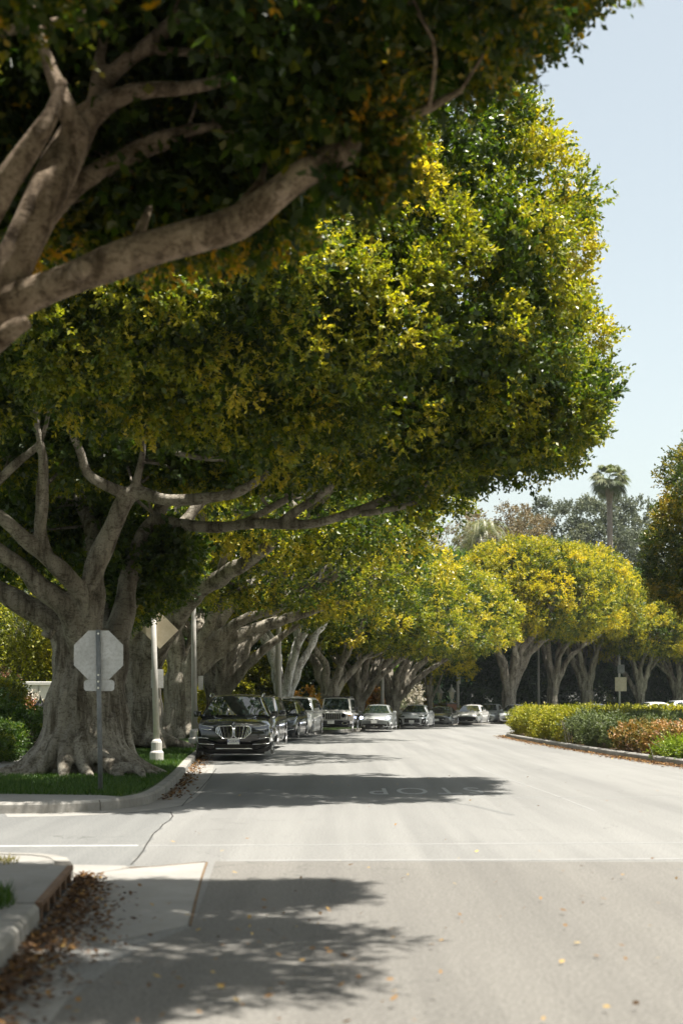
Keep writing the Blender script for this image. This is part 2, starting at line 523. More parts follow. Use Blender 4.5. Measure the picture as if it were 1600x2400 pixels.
def dome_clusters(rs, c, rx, ry, rtop, rbot, spacing, rad, tint=(0.35, 0.2), seed=0.0, amp=0.09, gap=-0.42, under=0.45, power=2.2, inner=0.25):
    """clump centres over a trimmed dome crown with an open underside"""
    area = 4 * PI * (rx + ry + (rtop + rbot) / 2) ** 2 / 9 * 0.8
    n = int(area / spacing ** 2)
    i = np.arange(n) + 0.5
    ph = np.arccos(1 - 2 * i / n); th = PI * (1 + 5 ** 0.5) * i
    d = np.stack([np.cos(th) * np.sin(ph), np.sin(th) * np.sin(ph), np.cos(ph)], 1)
    d = unit(d + rs.normal(size=d.shape) * 0.06)
    C = []; N = []; R = []; T = []
    for q in d:
        rz = rtop if q[2] > 0 else rbot
        if q[2] < -0.42 and rs.random() > under: continue
        den = (abs(q[0] / rx) ** power + abs(q[1] / ry) ** power + abs(q[2] / rz) ** power) ** (1 / power)
        r = 1 / den
        nz = lump(q * 3.1, 1.0, seed)
        nz2 = lump(q * 7.0, 1.0, seed + 9)
        if nz2 < gap: continue
        pos = q * r * (1 + amp * nz * 1.6 + amp * 0.6 * nz2)
        nrm = Vector((q[0] / rx, q[1] / ry, q[2] / rz)).normalized()
        if q[2] < -0.5: nrm = (nrm * 0.4 + Vector((q[0], q[1], 0.2))).normalized()
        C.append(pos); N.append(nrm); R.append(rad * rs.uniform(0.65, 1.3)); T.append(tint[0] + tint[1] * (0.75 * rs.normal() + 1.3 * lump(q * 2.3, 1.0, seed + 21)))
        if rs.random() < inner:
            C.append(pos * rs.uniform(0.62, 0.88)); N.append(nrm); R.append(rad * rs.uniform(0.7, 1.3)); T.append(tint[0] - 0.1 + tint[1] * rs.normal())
    C = np.array(C) + np.array(c)
    return C, np.array(N), np.array(R), np.array(T)


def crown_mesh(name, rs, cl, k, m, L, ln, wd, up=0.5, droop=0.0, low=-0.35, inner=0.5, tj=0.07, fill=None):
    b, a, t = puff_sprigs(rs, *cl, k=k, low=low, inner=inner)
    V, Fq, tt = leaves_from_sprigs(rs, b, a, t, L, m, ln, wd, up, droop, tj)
    if fill:                                  # larger leaves of a darker tint further in, behind the outer clumps
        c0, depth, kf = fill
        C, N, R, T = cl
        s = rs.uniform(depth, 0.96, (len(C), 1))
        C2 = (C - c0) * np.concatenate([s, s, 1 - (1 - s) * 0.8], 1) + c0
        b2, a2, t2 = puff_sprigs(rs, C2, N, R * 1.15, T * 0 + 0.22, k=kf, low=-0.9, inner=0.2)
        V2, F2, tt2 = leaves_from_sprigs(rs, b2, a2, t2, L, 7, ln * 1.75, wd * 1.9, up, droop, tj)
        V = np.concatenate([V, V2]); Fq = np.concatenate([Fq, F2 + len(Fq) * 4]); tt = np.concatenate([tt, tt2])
    return np_mesh(name, V, Fq, tt)


# ------------------------------------------------------------------ trunks


def spline(pts, rad, step):
    """Catmull-Rom through the joints"""
    pts = [Vector(p) for p in pts]
    o = []; r = []
    for i in range(len(pts) - 1):
        p0 = pts[max(i - 1, 0)]; p1 = pts[i]; p2 = pts[i + 1]; p3 = pts[min(i + 2, len(pts) - 1)]
        n = max(1, int((p2 - p1).length / step))
        for k in range(n):
            t = k / n
            q = 0.5 * ((2 * p1) + (p2 - p0) * t + (2 * p0 - 5 * p1 + 4 * p2 - p3) * t * t + (3 * p1 - p0 - 3 * p2 + p3) * t ** 3)
            o.append(q); r.append(rad[i] * (1 - t) + rad[i + 1] * t)
    o.append(pts[-1]); r.append(rad[-1])
    return o, r


def wood_mesh(name, chains, voxel, seed=1, wig=0.05, smooth=5):
    """limbs grown together into one skin; thin twigs added as they are"""
    rng = random.Random(seed)
    fat = MB(); thin = MB()
    for pts, rad in chains:
        ps, rs_ = spline(pts, rad, max(0.12, voxel * 2.5))
        ps2 = []
        for i, p in enumerate(ps):
            if 0 < i:
                w = wig * min(1, rs_[i] * 6 + 0.3)
                p = p + Vector((lump(p, 1.3, seed), lump(p, 1.3, seed + 5), lump(p, 1.3, seed + 11) * 0.6)) * w * 2
            ps2.append(p)
        rr = [r * (1 + 0.22 * lump(p, 2.2, seed + 3)) for r, p in zip(rs_, ps2)]
        cut = len(ps2)
        for i, r in enumerate(rr):
            if r < voxel * 1.6:
                cut = i; break
        if cut >= 2:
            fat.tube(ps2[:cut + 1], rr[:cut + 1], 10)
        st = max(0, cut - 1)
        if len(ps2) - st >= 2:
            thin.tube(ps2[st:], rr[st:], 6)
    me = fat.mesh(name + '_raw')
    o = bpy.data.objects.new(name, me); COL.objects.link(o)
    md = o.modifiers.new('r', 'REMESH'); md.mode = 'VOXEL'; md.voxel_size = voxel
    sm = o.modifiers.new('s', 'SMOOTH'); sm.iterations = smooth; sm.factor = 0.5
    dg = bpy.context.evaluated_depsgraph_get()
    ev = o.evaluated_get(dg)
    me2 = bpy.data.meshes.new_from_object(ev)
    bpy.data.objects.remove(o); bpy.data.meshes.remove(me)
    if thin.V:
        bm = bmesh.new(); bm.from_mesh(me2)
        t = thin.mesh('t'); bm.from_mesh(t); bpy.data.meshes.remove(t)
        bm.to_mesh(me2); bm.free()
    me2.name = name
    me2.polygons.foreach_set('use_smooth', [True] * len(me2.polygons))
    return me2


def auto_chains(rng, h, r0, c, rx, ry, rz, nl=7, sub=4, lean=(0, 0), flare=True, low=0.1):
    """trunk, limbs that rise and spread to the crown, and side branches; base at the origin"""
    ch = []
    top = Vector((lean[0], lean[1], h))
    ch.append(([(0, 0, -0.1), (lean[0] * 0.2, lean[1] * 0.2, h * 0.4), top * 0.999, top + Vector((0, 0, 0.25))],
               [r0 * 1.25, r0 * 0.95, r0 * 1.0, r0 * 0.5]))
    if flare:
        for k in range(8):
            a = 2 * PI * k / 8 + rng.uniform(-0.3, 0.3)
            l = r0 * rng.uniform(1.7, 2.6)
            ch.append(([(math.cos(a) * r0 * 0.55, math.sin(a) * r0 * 0.55, h * rng.uniform(0.3, 0.8)),
                        (math.cos(a) * r0 * 0.85, math.sin(a) * r0 * 0.85, 0.35),
                        (math.cos(a) * l, math.sin(a) * l, -0.08)], [r0 * 0.35, r0 * 0.34, r0 * 0.16]))
    for k in range(nl):
        a = 2 * PI * (k + rng.uniform(-0.25, 0.25)) / nl
        e = rng.uniform(low, 0.85)
        tip = Vector((c[0] + rx * 0.88 * math.cos(a) * math.cos(e), c[1] + ry * 0.88 * math.sin(a) * math.cos(e), c[2] + rz * 0.85 * math.sin(e)))
        st = Vector((lean[0], lean[1], h * rng.uniform(0.72, 1.0)))
        m1 = st.lerp(tip, 0.28) + Vector((0, 0, (tip.z - st.z) * 0.10 + 0.15)) + Vector((rng.uniform(-.3, .3), rng.uniform(-.3, .3), 0))
        m2 = st.lerp(tip, 0.62) + Vector((rng.uniform(-.5, .5), rng.uniform(-.5, .5), rng.uniform(-.2, .4)))
        r = r0 * rng.uniform(0.42, 0.62)
        ch.append(([st - Vector((0, 0, .3)), st.lerp(m1, .5), m1, m2, tip], [r, r * .95, r * .8, r * .5, r * .16]))
        for j in range(sub):
            t = rng.uniform(0.25, 0.85)
            s = m1.lerp(m2, t) if t < 0.6 else m2.lerp(tip, (t - .6) / .4)
            a2 = a + rng.uniform(-0.7, 0.7); e2 = rng.uniform(0.0, 1.1)
            tp = Vector((c[0] + rx * 0.9 * math.cos(a2) * math.cos(e2), c[1] + ry * 0.9 * math.sin(a2) * math.cos(e2), c[2] + rz * 0.88 * math.sin(e2)))
            tp = s.lerp(tp, rng.uniform(0.6, 1.0))
            md = s.lerp(tp, 0.5) + Vector((rng.uniform(-.4, .4), rng.uniform(-.4, .4), rng.uniform(-.3, .2)))
            rb = r * rng.uniform(0.28, 0.45)
            ch.append(([s, md, tp], [rb, rb * 0.7, rb * 0.22]))
    return ch

# ------------------------------------------------------------------ camera, sky, sun
cam_d = bpy.data.cameras.new('camera')
cam = bpy.data.objects.new('camera', cam_d); COL.objects.link(cam)
cam.location = (0, 0, EYE); cam.rotation_euler = (PI / 2, 0, 0)
cam_d.lens = 36.0 * F / 2400; cam_d.sensor_width = 36; cam_d.sensor_fit = 'AUTO'
cam_d.shift_y = (HOR - 1200) / 2400
cam_d.clip_start = 0.1; cam_d.clip_end = 6000
cam_d.dof.use_dof = True; cam_d.dof.focus_distance = 42; cam_d.dof.aperture_fstop = 1.7; cam_d.dof.aperture_blades = 9
scene.camera = cam

SUN_EL = math.radians(74); SUN_AZ = math.radians(105)      # azimuth from +Y towards +X
w = bpy.data.worlds.new('World'); scene.world = w; w.use_nodes = True
nt = w.node_tree
bg = nt.nodes['Background']
sky = nt.nodes.new('ShaderNodeTexSky'); sky.sky_type = 'NISHITA'; sky.sun_disc = False
sky.sun_elevation = SUN_EL; sky.sun_rotation = SUN_AZ
sky.air_density = 1.2; sky.dust_density = 2.0; sky.ozone_density = 1.0
hsv = nt.nodes.new('ShaderNodeHueSaturation'); hsv.inputs['Saturation'].default_value = 0.50
nt.links.new(sky.outputs[0], hsv.inputs['Color'])
nt.links.new(mixc(nt, hsv.outputs[0], (0.99, 1.0, 0.92), 1.0, 'MULTIPLY'), bg.inputs[0]); bg.inputs[1].default_value = 0.070
sd = bpy.data.lights.new('sun', 'SUN'); sd.energy = 4.5; sd.angle = math.radians(0.53); sd.color = (1.0, 0.955, 0.875)
so = bpy.data.objects.new('sun', sd); COL.objects.link(so)
svec = Vector((math.sin(SUN_AZ) * math.cos(SUN_EL), math.cos(SUN_AZ) * math.cos(SUN_EL), math.sin(SUN_EL)))
so.rotation_euler = svec.to_track_quat('Z', 'Y').to_euler(); so.location = (20, 40, 60)
vs = scene.view_settings
scene.display_settings.display_device = 'sRGB'
vs.view_transform = 'Standard'; vs.look = 'None'; vs.exposure = 1.56; vs.gamma = 1
scene.cycles.max_bounces = 6; scene.cycles.diffuse_bounces = 3; scene.cycles.glossy_bounces = 3
scene.cycles.transmission_bounces = 4; scene.cycles.transparent_max_bounces = 4
scene.cycles.caustics_reflective = False; scene.cycles.caustics_refractive = False
scene.cycles.sample_clamp_indirect = 6
scene.cycles.use_denoising = True

# ------------------------------------------------------------------ ground, road, kerbs
struct(sheet('ground', [(-1500, -200), (1500, -200), (1500, 3000), (-1500, 3000)], -0.06, 'far_ground'), 'far ground beyond the street')
KL = [(-14, 19.35), (-4.65, 19.4), (-3.8, 19.5), (-3.25, 20.1), (-2.97, 20.8), (-2.85, 21.6), (-2.9, 23.6), (-3.1, 27), (-3.3, 30), (-3.75, 36),
      (-4.1, 42), (-4.25, 47), (-4.1, 52), (-3.7, 57), (-3.05, 62), (-2.0, 67.5), (-0.7, 72.5), (0.7, 77.5), (2.4, 84), (4.4, 92), (6.4, 98.5), (8.8, 103.5),
      (13, 108), (19, 112), (28, 115), (45, 118), (90, 122)]
KL = KL[:2] + smooth_line(KL[1:], 2)[1:]
NK = [(-1.72, 2), (-1.8, 6), (-1.87, 7.7), (-2.03, 9.6), (-2.16, 11), (-2.26, 12.1), (-2.42, 12.65), (-2.8, 12.95), (-4, 13.05), (-14, 13.2)]
NK = NK[:4] + smooth_line(NK[4:], 1)
IK = [(10.6, 8), (9.9, 18), (9.0, 27), (8.2, 34), (7.8, 41), (7.6, 47), (7.48, 55), (7.4, 62), (7.55, 66), (8.2, 69), (9.8, 71.5), (13, 74), (20, 78), (40, 84)]
IK = smooth_line(IK, 2)

ROAD_L = [(-16, -6), (60, -6), (110, 130), (-16, 130)]
struct(sheet('road', ROAD_L, 0.0, 'asphalt'), 'pale worn asphalt road')
crack = [(-2.34, 19.8), (-2.3, 19.0), (-2.17, 18.3), (-2.27, 17.7), (-2.14, 17.1), (-2.22, 16.4), (-2.08, 15.8), (-2.12, 15.06), (-1.98, 14.5), (-2.03, 13.8), (-1.92, 13.25)]
struct(sheet('side_street', [(-16, 12.5), (-2.6, 12.5)] + crack[::-1] + [(-3.2, 20.5), (-16, 20.5)], 0.002, 'asphalt_side'), 'greyer asphalt of the side street')
struct(sheet('road_patch', [(-1.2, 13.55), (-1.0, 9.6), (-1.25, 8.7), (-1.42, 6.7), (-1.5, 4), (-1.55, 1), (16, 1), (14, 13.2), (5, 13.5)], 0.002, 'asphalt_beige'), 'browner resurfaced asphalt in the foreground')
# gutter pans
gut = offset(NK, -0.47)
NKg = [p for p in NK if p[1] <= 9.4 and p[0] > -2.1]
struct(sheet('gutter', [(-2.4, 2)] + [(-2.4, 9.5), (-2.05, 9.5)] + [(p[0] + 0.46, p[1]) for p in NKg[::-1]], 0.0035, 'concrete'), 'concrete gutter strip beside the near kerb')
struct(sheet('gutter_apron', [(-2.4, 9.3), (-1.58, 8.75), (-1.04, 9.6), (-1.29, 13.45), (-1.9, 12.95), (-2.2, 12.55), (-2.5, 12.4)], 0.005, 'concrete'), 'pale concrete apron in front of the storm drain')
struct(sheet('gutter_corner', [(-3.2, 13.35), (-2.9, 12.7), (-2.35, 12.3), (-1.93, 12.98), (-2.0, 13.15)], 0.0065, 'concrete'), 'concrete corner of the gutter')
g1 = [p for p in KL if 19.4 < p[1] < 112 and p[0] > -4.5]
struct(sheet('gutter_far', [(p[0] - 0.1, p[1]) for p in g1] + [(p[0], p[1]) for p in offset(g1, -0.55)][::-1], 0.0035, 'concrete'), 'concrete gutter along the left kerb')


def seam(name, line, w, z, mat, label):
    a = offset(line, w / 2); b2 = offset(line, -w / 2)
    o = sheet(name, a + b2[::-1], z, mat)
    struct(o, label); return o


seam('gutter_joint', [(-2.34, 20.9), (-2.42, 22.5), (-2.48, 25), (-2.62, 28), (-2.9, 33)], 0.014, 0.0045, 'hole', 'open joint between gutter and asphalt')
seam('asphalt_crack', [(p[0] + (0.05 if i % 2 else -0.04), p[1]) for i, p in enumerate(crack)], 0.016, 0.0032, 'hole', 'ragged crack where the two pavings meet')
seam('apron_joint', [(-1.27, 13.45), (-1.2, 12.2), (-1.12, 11), (-1.02, 9.6)], 0.018, 0.0062, 'soil', 'dirt filled joint of the concrete apron')
seam('apron_joint', [(-2.0, 12.98), (-1.7, 13.1), (-1.29, 13.47)], 0.02, 0.0078, 'soil', 'dark joint at the far edge of the apron')
seam('road_marking', [(-14, 14.75), (-4.5, 14.95), (-2.15, 15.06)], 0.11, 0.0032, 'paint_line', 'white crossing line across the side street')
seam('road_marking', [(-2.05, 15.06), (3, 15.35), (9.5, 15.7)], 0.10, 0.0012, 'paint_faint', 'faded crossing line across the road')
seam('road_marking', [(-1.1, 13.6), (2, 13.68), (5, 13.85), (9.8, 14.1)], 0.12, 0.0032, 'paint_faint', 'faded second crossing line at the paving change')
seam('road_marking', [(3.55, 20), (3.5, 24), (3.28, 29.6), (3.2, 34)], 0.035, 0.0012, 'paint_faint', 'thin faded seam down the middle of the road')
seam('road_marking', [(1.6, 22.7), (2.4, 22.75), (4.4, 22.9), (7.6, 23.2)], 0.07, 0.0012, 'paint_faint', 'faint worn stripe across the road')
seam('road_tar', [(1.6, 21.8), (1.95, 20.9), (2.15, 19.9), (2.3, 19.2)], 0.10, 0.0012, 'asphalt_side', 'thin dark tar seal on the road')
seam('road_tar', [(3.05, 12.9), (3.5, 12.2), (4.1, 11.9), (4.3, 11.3)], 0.05, 0.0032, 'asphalt_side', 'thin dark tar seal at the right of the foreground')
# STOP legend: painted for the traffic that comes towards us
tcu = bpy.data.curves.new('stop_legend', 'FONT'); tcu.body = 'STOP'; tcu.size = 1.0; tcu.space_character = 1.25
to = bpy.data.objects.new('t', tcu); COL.objects.link(to)
dg = bpy.context.evaluated_depsgraph_get()
tme = bpy.data.meshes.new_from_object(to.evaluated_get(dg)); bpy.data.objects.remove(to)
xs = [v.co.x for v in tme.vertices]; ys = [v.co.y for v in tme.vertices]
for v in tme.vertices:
    fx = (v.co.x - min(xs)) / (max(xs) - min(xs)); fy = (v.co.y - min(ys)) / (max(ys) - min(ys))
    v.co = (2.42 - fx * 1.95, 25.55 - fy * 1.75 + fx * -0.25, 0.0015)
tme.materials.clear()
st = link('road_marking', tme, 'paint_line'); struct(st, 'STOP painted on the road, upside down as we see it')


def raised(name, poly, h, mat, label):
    mb = MB(); mb.prism(poly, -0.05, h)
    o = mb.build(name, mat); struct(o, label); return o


def kerb(name, line, side, w, h, label, joints=True):
    """kerb stones with a rounded nose; side +1: the verge lies to the left"""
    L2 = [Vector(p) for p in line]; pts = []; low = []; acc = 0.0; nxt = 0.7
    rj = random.Random(len(line))
    for u_, v_ in zip(L2[:-1], L2[1:]):
        d = (v_ - u_).length; pts.append(u_); low.append(0)
        while nxt < acc + d - 0.02:
            if nxt > acc + 0.02:
                for o_, l_ in ((-.013, 0), (-.008, 1), (.008, 1), (.013, 0)):
                    pts.append(u_.lerp(v_, (nxt + o_ - acc) / d)); low.append(l_)
            nxt += rj.uniform(1.3, 2.4)
        acc += d
    pts.append(L2[-1]); low.append(0)
    a = [tuple(p) for p in pts]; b2 = offset(line, side * w)
    prof = [(0.0, -0.02), (0.008, h - 0.03), (0.035, h), (w, h + 0.003), (w, -0.02)]
    V = []; Fs = []
    for i in range(len(a)):
        j0 = max(i - 1, 0); j1 = min(i + 1, len(a) - 1)
        while (Vector(a[j1]) - Vector(a[j0])).length < 0.12 and (j0 > 0 or j1 < len(a) - 1):
            j0 = max(j0 - 1, 0); j1 = min(j1 + 1, len(a) - 1)
        tg = (Vector(a[j1]) - Vector(a[j0])).normalized(); nrm = Vector((-tg.y, tg.x)) * side
        for t, z in prof:
            q = Vector(a[i]) + nrm * (t + (0.02 if low[i] and t < 0.05 else 0))
            V.append((q.x, q.y, z - (0.025 if low[i] and z > 0 else 0)))
    n = len(prof)
    for i in range(len(a) - 1):
        for k in range(n - 1):
            Fs.append((i * n + k, (i + 1) * n + k, (i + 1) * n + k + 1, i * n + k + 1))
    Fs.append(tuple(range(n))); Fs.append(tuple((len(a) - 1) * n + k for k in range(n)))
    mb = MB(); mb.add(V, Fs)
    # joints between kerb stones
    acc = 0
    o = mb.build(name, 'kerb'); struct(o, label)
    return o


kerb('kerb', KL, 1, 0.17, 0.15, 'pale concrete kerb of the far corner and the row of parked cars')
kerb('kerb', [p for p in NK if p[1] <= 9.65 and p[0] > -2.04], 1, 0.17, 0.15, 'near kerb before the storm drain')
kerb('kerb', [p for p in NK if p[1] > 11.9 or p[0] < -2.4], 1, 0.17, 0.15, 'rounded near kerb past the storm drain')
kerb('kerb', IK, -1, 0.17, 0.16, 'old concrete kerb of the planted island')
KL_in = offset(KL, 0.16)
raised('verge', KL_in + [(90, 165), (-70, 165), (-70, 19.5), (-14, 19.5)], 0.147, 'lawn', 'grass verge and gardens along the left side')
NK_in = offset(NK, 0.16)
raised('verge', [(-14, 1)] + [(-1.85, 1)] + NK_in, 0.146, 'concrete', 'concrete pavement of the near corner')
IK_in = offset(IK, -0.16)
raised('island', IK_in + [(60, 84), (60, 8)], 0.13, 'soil', 'bare soil of the planted island')
# pavements on the far corner
struct(sheet('pavement', [(-14, 19.52), (-4.65, 19.57), (-3.9, 19.66), (-3.45, 20.1), (-3.22, 20.7), (-3.6, 21.05), (-5, 21.3), (-14, 21.4)], 0.152, 'concrete'), 'concrete landing at the corner')
fw = [(p[0], p[1]) for p in KL if 27 < p[1] < 112 and p[0] < 20]
inner = offset(fw, 3.5); outer = offset(fw, 5.3)
struct(sheet('pavement', [(-6.4, 21.3)] + [(p[0], p[1]) for p in inner] + outer[::-1] + [(-8.4, 21.3)], 0.153, 'concrete'), 'concrete pavement behind the street trees')

# ------------------------------------------------------------------ grass and leaf litter
def grass(name, poly, n, seed, h, mat, z=0.147, spread=0.03, w=0.006):
    rs = np.random.default_rng(seed)
    xs = [p[0] for p in poly]; ys = [p[1] for p in poly]
    x = rs.uniform(min(xs), max(xs), n * 2); y = rs.uniform(min(ys), max(ys), n * 2)
    k = in_poly(x, y, poly); x = x[k][:n]; y = y[k][:n]; n = len(x)
    hh = h * rs.uniform(0.5, 1.3, n); a = rs.uniform(0, 2 * PI, n)
    dx = np.cos(a) * w; dy = np.sin(a) * w
    tx = rs.normal(size=n) * spread; ty = rs.normal(size=n) * spread
    z0 = np.full(n, z)
    V = np.stack([np.stack([x - dx, y - dy, z0], 1), np.stack([x + dx, y + dy, z0], 1), np.stack([x + tx, y + ty, z0 + hh], 1)], 1).reshape(-1, 3)
    t = np.clip(0.4 + 0.2 * rs.normal(size=n), 0, 1)
    o = link(name, np_mesh(name, V, np.arange(len(V)).reshape(-1, 3), np.repeat(t, 3)), mat)
    return o


gp = [(-14, 21.4), (-5, 21.3), (-3.6, 21.05), (-3.22, 20.9), (-3.1, 21.6), (-3.12, 23.6), (-3.3, 27), (-3.5, 30), (-3.95, 36), (-4.3, 42), (-4.45, 47), (-7.8, 47), (-7.5, 36), (-6.6, 27), (-6.4, 21.3)]
tag(grass('lawn_grass', gp, 90000, 3, 0.07, 'grass_blade', w=0.008), 'short green lawn around the roots of the big tree and along the kerb', 'grass', kind='stuff')
tag(grass('grass_strip', [(-14, 12.55), (-2.9, 12.5), (-2.72, 12.1), (-2.9, 11.85), (-14, 11.6)], 9000, 4, 0.055, 'grass_dry', z=0.146, w=0.006), 'yellowed grass strip behind the near kerb corner', 'grass', kind='stuff')
tag(grass('weeds', [(-2.25, 8.9), (-2.2, 9.6), (-2.4, 10.3), (-3.2, 10.2), (-3.2, 8.6)], 1600, 5, 0.10, 'grass_blade', z=0.146, w=0.006), 'tuft of weeds on the near pavement at the left edge', 'weeds', kind='stuff')


def litter(name, pts, seed, size, z, tint=(0.45, 0.22)):
    rs = np.random.default_rng(seed)
    p = np.array(pts); n = len(p)
    a = rs.uniform(0, 2 * PI, n)
    d = np.stack([np.cos(a), np.sin(a), rs.uniform(-0.25, 0.5, n)], 1); d = unit(d)
    s = unit(np.cross(d, rs.normal(size=(n, 3)) * 0.35 + np.array([0, 0, 1])))
    l = size * rs.uniform(0.6, 1.3, (n, 1)); w_ = l * 0.26
    b0 = np.concatenate([p, (z + rs.uniform(0.004, 0.03, n))[:, None]], 1)
    up = np.array([0, 0, 0.2]) * l
    V = np.stack([b0, b0 + d * l * .5 + s * w_, b0 + d * l + up * 0, b0 + d * l * .5 - s * w_], 1)
    V[:, :, 2] = np.maximum(V[:, :, 2], z + 0.003)
    t = np.clip(tint[0] + tint[1] * rs.normal(size=n), 0, 1)
    return link(name, np_mesh(name, V.reshape(-1, 3), np.arange(n * 4).reshape(-1, 4), np.repeat(t, 4)), 'dry_leaf')


rs = np.random.default_rng(8)
pts = []
for i in range(3600):                      # gutter drift against the near kerb
    y = rs.uniform(6.0, 12.3)
    kx = np.interp(y, [6, 7.7, 9.6, 11, 12.3], [-1.8, -1.87, -2.03, -2.16, -2.27])
    wdt = np.interp(y, [6, 7.7, 9.3, 10.8, 12.3], [0.30, 0.32, 0.40, 0.30, 0.16])
    pts.append((kx + abs(rs.normal()) * wdt * 0.6 + 0.01 + (.06 * rs.random() if 9.7 < y < 11.8 else 0), y))
tag(litter('leaf_litter', pts, 21, 0.05, 0.014, (0.26, 0.24)), 'drift of brown fallen leaves in the near gutter below the storm drain', 'leaves', kind='stuff')
pts = [(rs.uniform(-1.7, 3.5), rs.uniform(6.3, 13)) for i in range(80)] + [(rs.normal() * 0.8 - 0.7, rs.uniform(6.5, 10.5)) for i in range(90)] + [(rs.uniform(-2, 6), rs.uniform(13, 30)) for i in range(60)]
tag(litter('leaf_litter', pts, 22, 0.05, 0.016, (0.7, 0.2)), 'scattered yellow and brown leaves on the road', 'leaves', kind='stuff')
pts = []
for i in range(2200):
    y = rs.uniform(22, 60); kx = np.interp(y, [p[1] for p in g1], [p[0] for p in g1]); pts.append((kx + abs(rs.normal()) * 0.16 + 0.02, y))
tag(litter('leaf_litter', pts, 23, 0.07, 0.010, (0.4, 0.2)), 'brown leaves lying along the far left gutter', 'leaves', kind='stuff')
pts = []
for i in range(5200):
    y = rs.uniform(29, 67) if i % 3 else rs.uniform(29, 40)
    kx = np.interp(y, [p[1] for p in IK], [p[0] for p in IK]); pts.append((kx - abs(rs.normal()) * 0.22 - 0.02, y))
tag(litter('leaf_litter', pts, 24, 0.075, 0.004, (0.42, 0.22)), 'reddish brown leaves along the kerb of the planted island', 'leaves', kind='stuff')

# ------------------------------------------------------------------ storm drain
dr = thing('storm_drain', 'kerb storm drain with rusty steel lid edge and upright bars on the near corner', 'storm drain', (-2.1, 10.7, 0))
mb = MB()
y0, y1 = 9.66, 11.88
fx = lambda y: np.interp(y, [9.6, 11, 12.1], [-2.03, -2.16, -2.26])
ox, oy = -2.1, 10.7
mb.add([(fx(y0) - 0.12 - ox, y0 - oy, -0.2), (fx(y1) - 0.12 - ox, y1 - oy, -0.2), (fx(y1) - 0.12 - ox, y1 - oy, 0.12), (fx(y0) - 0.12 - ox, y0 - oy, 0.12)], [(0, 1, 2, 3)])
mb.add([(fx(y0) - ox, y0 - oy, 0.018), (fx(y1) - ox, y1 - oy, 0.018), (fx(y1) - 0.12 - ox, y1 - oy, 0.018), (fx(y0) - 0.12 - ox, y0 - oy, 0.018)], [(0, 1, 2, 3)])
mb.build('opening', 'hole', dr)
mb = MB()
mb.add([(fx(y) + dx_ - ox, y - oy, z) for y in (y0, y1) for dx_, z in ((0.004, 0.118), (0.004, 0.152), (-0.045, 0.155), (-0.045, 0.118))],
       [(0, 1, 5, 4), (1, 2, 6, 5), (2, 3, 7, 6), (3, 0, 4, 7), (0, 3, 2, 1), (4, 5, 6, 7)])
mb.build('lid_edge', 'rust', dr)
mb = MB()
mb.add([(fx(y) + dx_ - ox, y - oy, z) for y in (y0, y1) for dx_, z in ((-0.045, 0.112), (-0.045, 0.151), (-0.2, 0.151), (-0.2, 0.112))],
       [(0, 1, 5, 4), (1, 2, 6, 5), (2, 3, 7, 6), (3, 0, 4, 7), (0, 3, 2, 1), (4, 5, 6, 7)])
mb.build('lid', 'concrete', dr)
for k in range(6):
    y = y0 + 0.1 + (y1 - y0 - 0.2) * k / 5
    mb = MB(); mb.box((fx(y) - 0.025 - ox, y - oy, 0.06), (0.035, 0.05, 0.115)); mb.build('bar', 'rust', dr)

# ------------------------------------------------------------------ signs and posts
sg = thing('stop_sign', 'back of an octagonal stop sign with a small plate below on a thin steel post', 'road sign', (-3.73, 22.0, 0.147))
pt = MB(); tp = Vector((-0.03, 0, 2.50)); pt.tube([(0.01, 0, -0.05), (-0.01, 0, 1.2), tp], 0.036, 10); pt.build('post', 'pole_steel', sg, True)
oc = MB()
R8 = 0.381 / math.cos(PI / 8)
oc.prism([(R8 * math.cos(PI / 8 + k * PI / 4), R8 * math.sin(PI / 8 + k * PI / 4)) for k in range(8)], -0.002, 0.002)
oc.map(lambda v: Vector((v.x - 0.03, 0.044 + v.z, 2.11 + v.y)))
bo = oc.build('sign_plate', 'sign_metal', sg)
fc = MB(); fc.prism([(0.96 * R8 * math.cos(PI / 8 + k * PI / 4), 0.96 * R8 * math.sin(PI / 8 + k * PI / 4)) for k in range(8)], 0.0035, 0.005)
fc.map(lambda v: Vector((v.x - 0.03, 0.044 + v.z, 2.11 + v.y))); fc.build('red_face', 'red_sign', bo)
pl = MB(); pl.prism([(sx * (0.235 - c1), sy * (0.085 - c2)) for sx, sy, c1, c2 in ((-1, -1, 0, .03), (-1, -1, .03, 0), (1, -1, .03, 0), (1, -1, 0, .03), (1, 1, 0, .03), (1, 1, .03, 0), (-1, 1, .03, 0), (-1, 1, 0, .03))], -0.002, 0.002)
pl.map(lambda v: Vector((v.x - 0.02, 0.044 + v.z, 1.64 + v.y))); pl.build('lower_plate', 'sign_metal', sg)
for z in (2.44, 1.80, 1.70, 1.60):
    mb = MB(); mb.tube([(-0.02, -0.044, z), (-0.02, -0.03, z)], 0.017, 8); mb.build('bolt', 'chrome', sg)


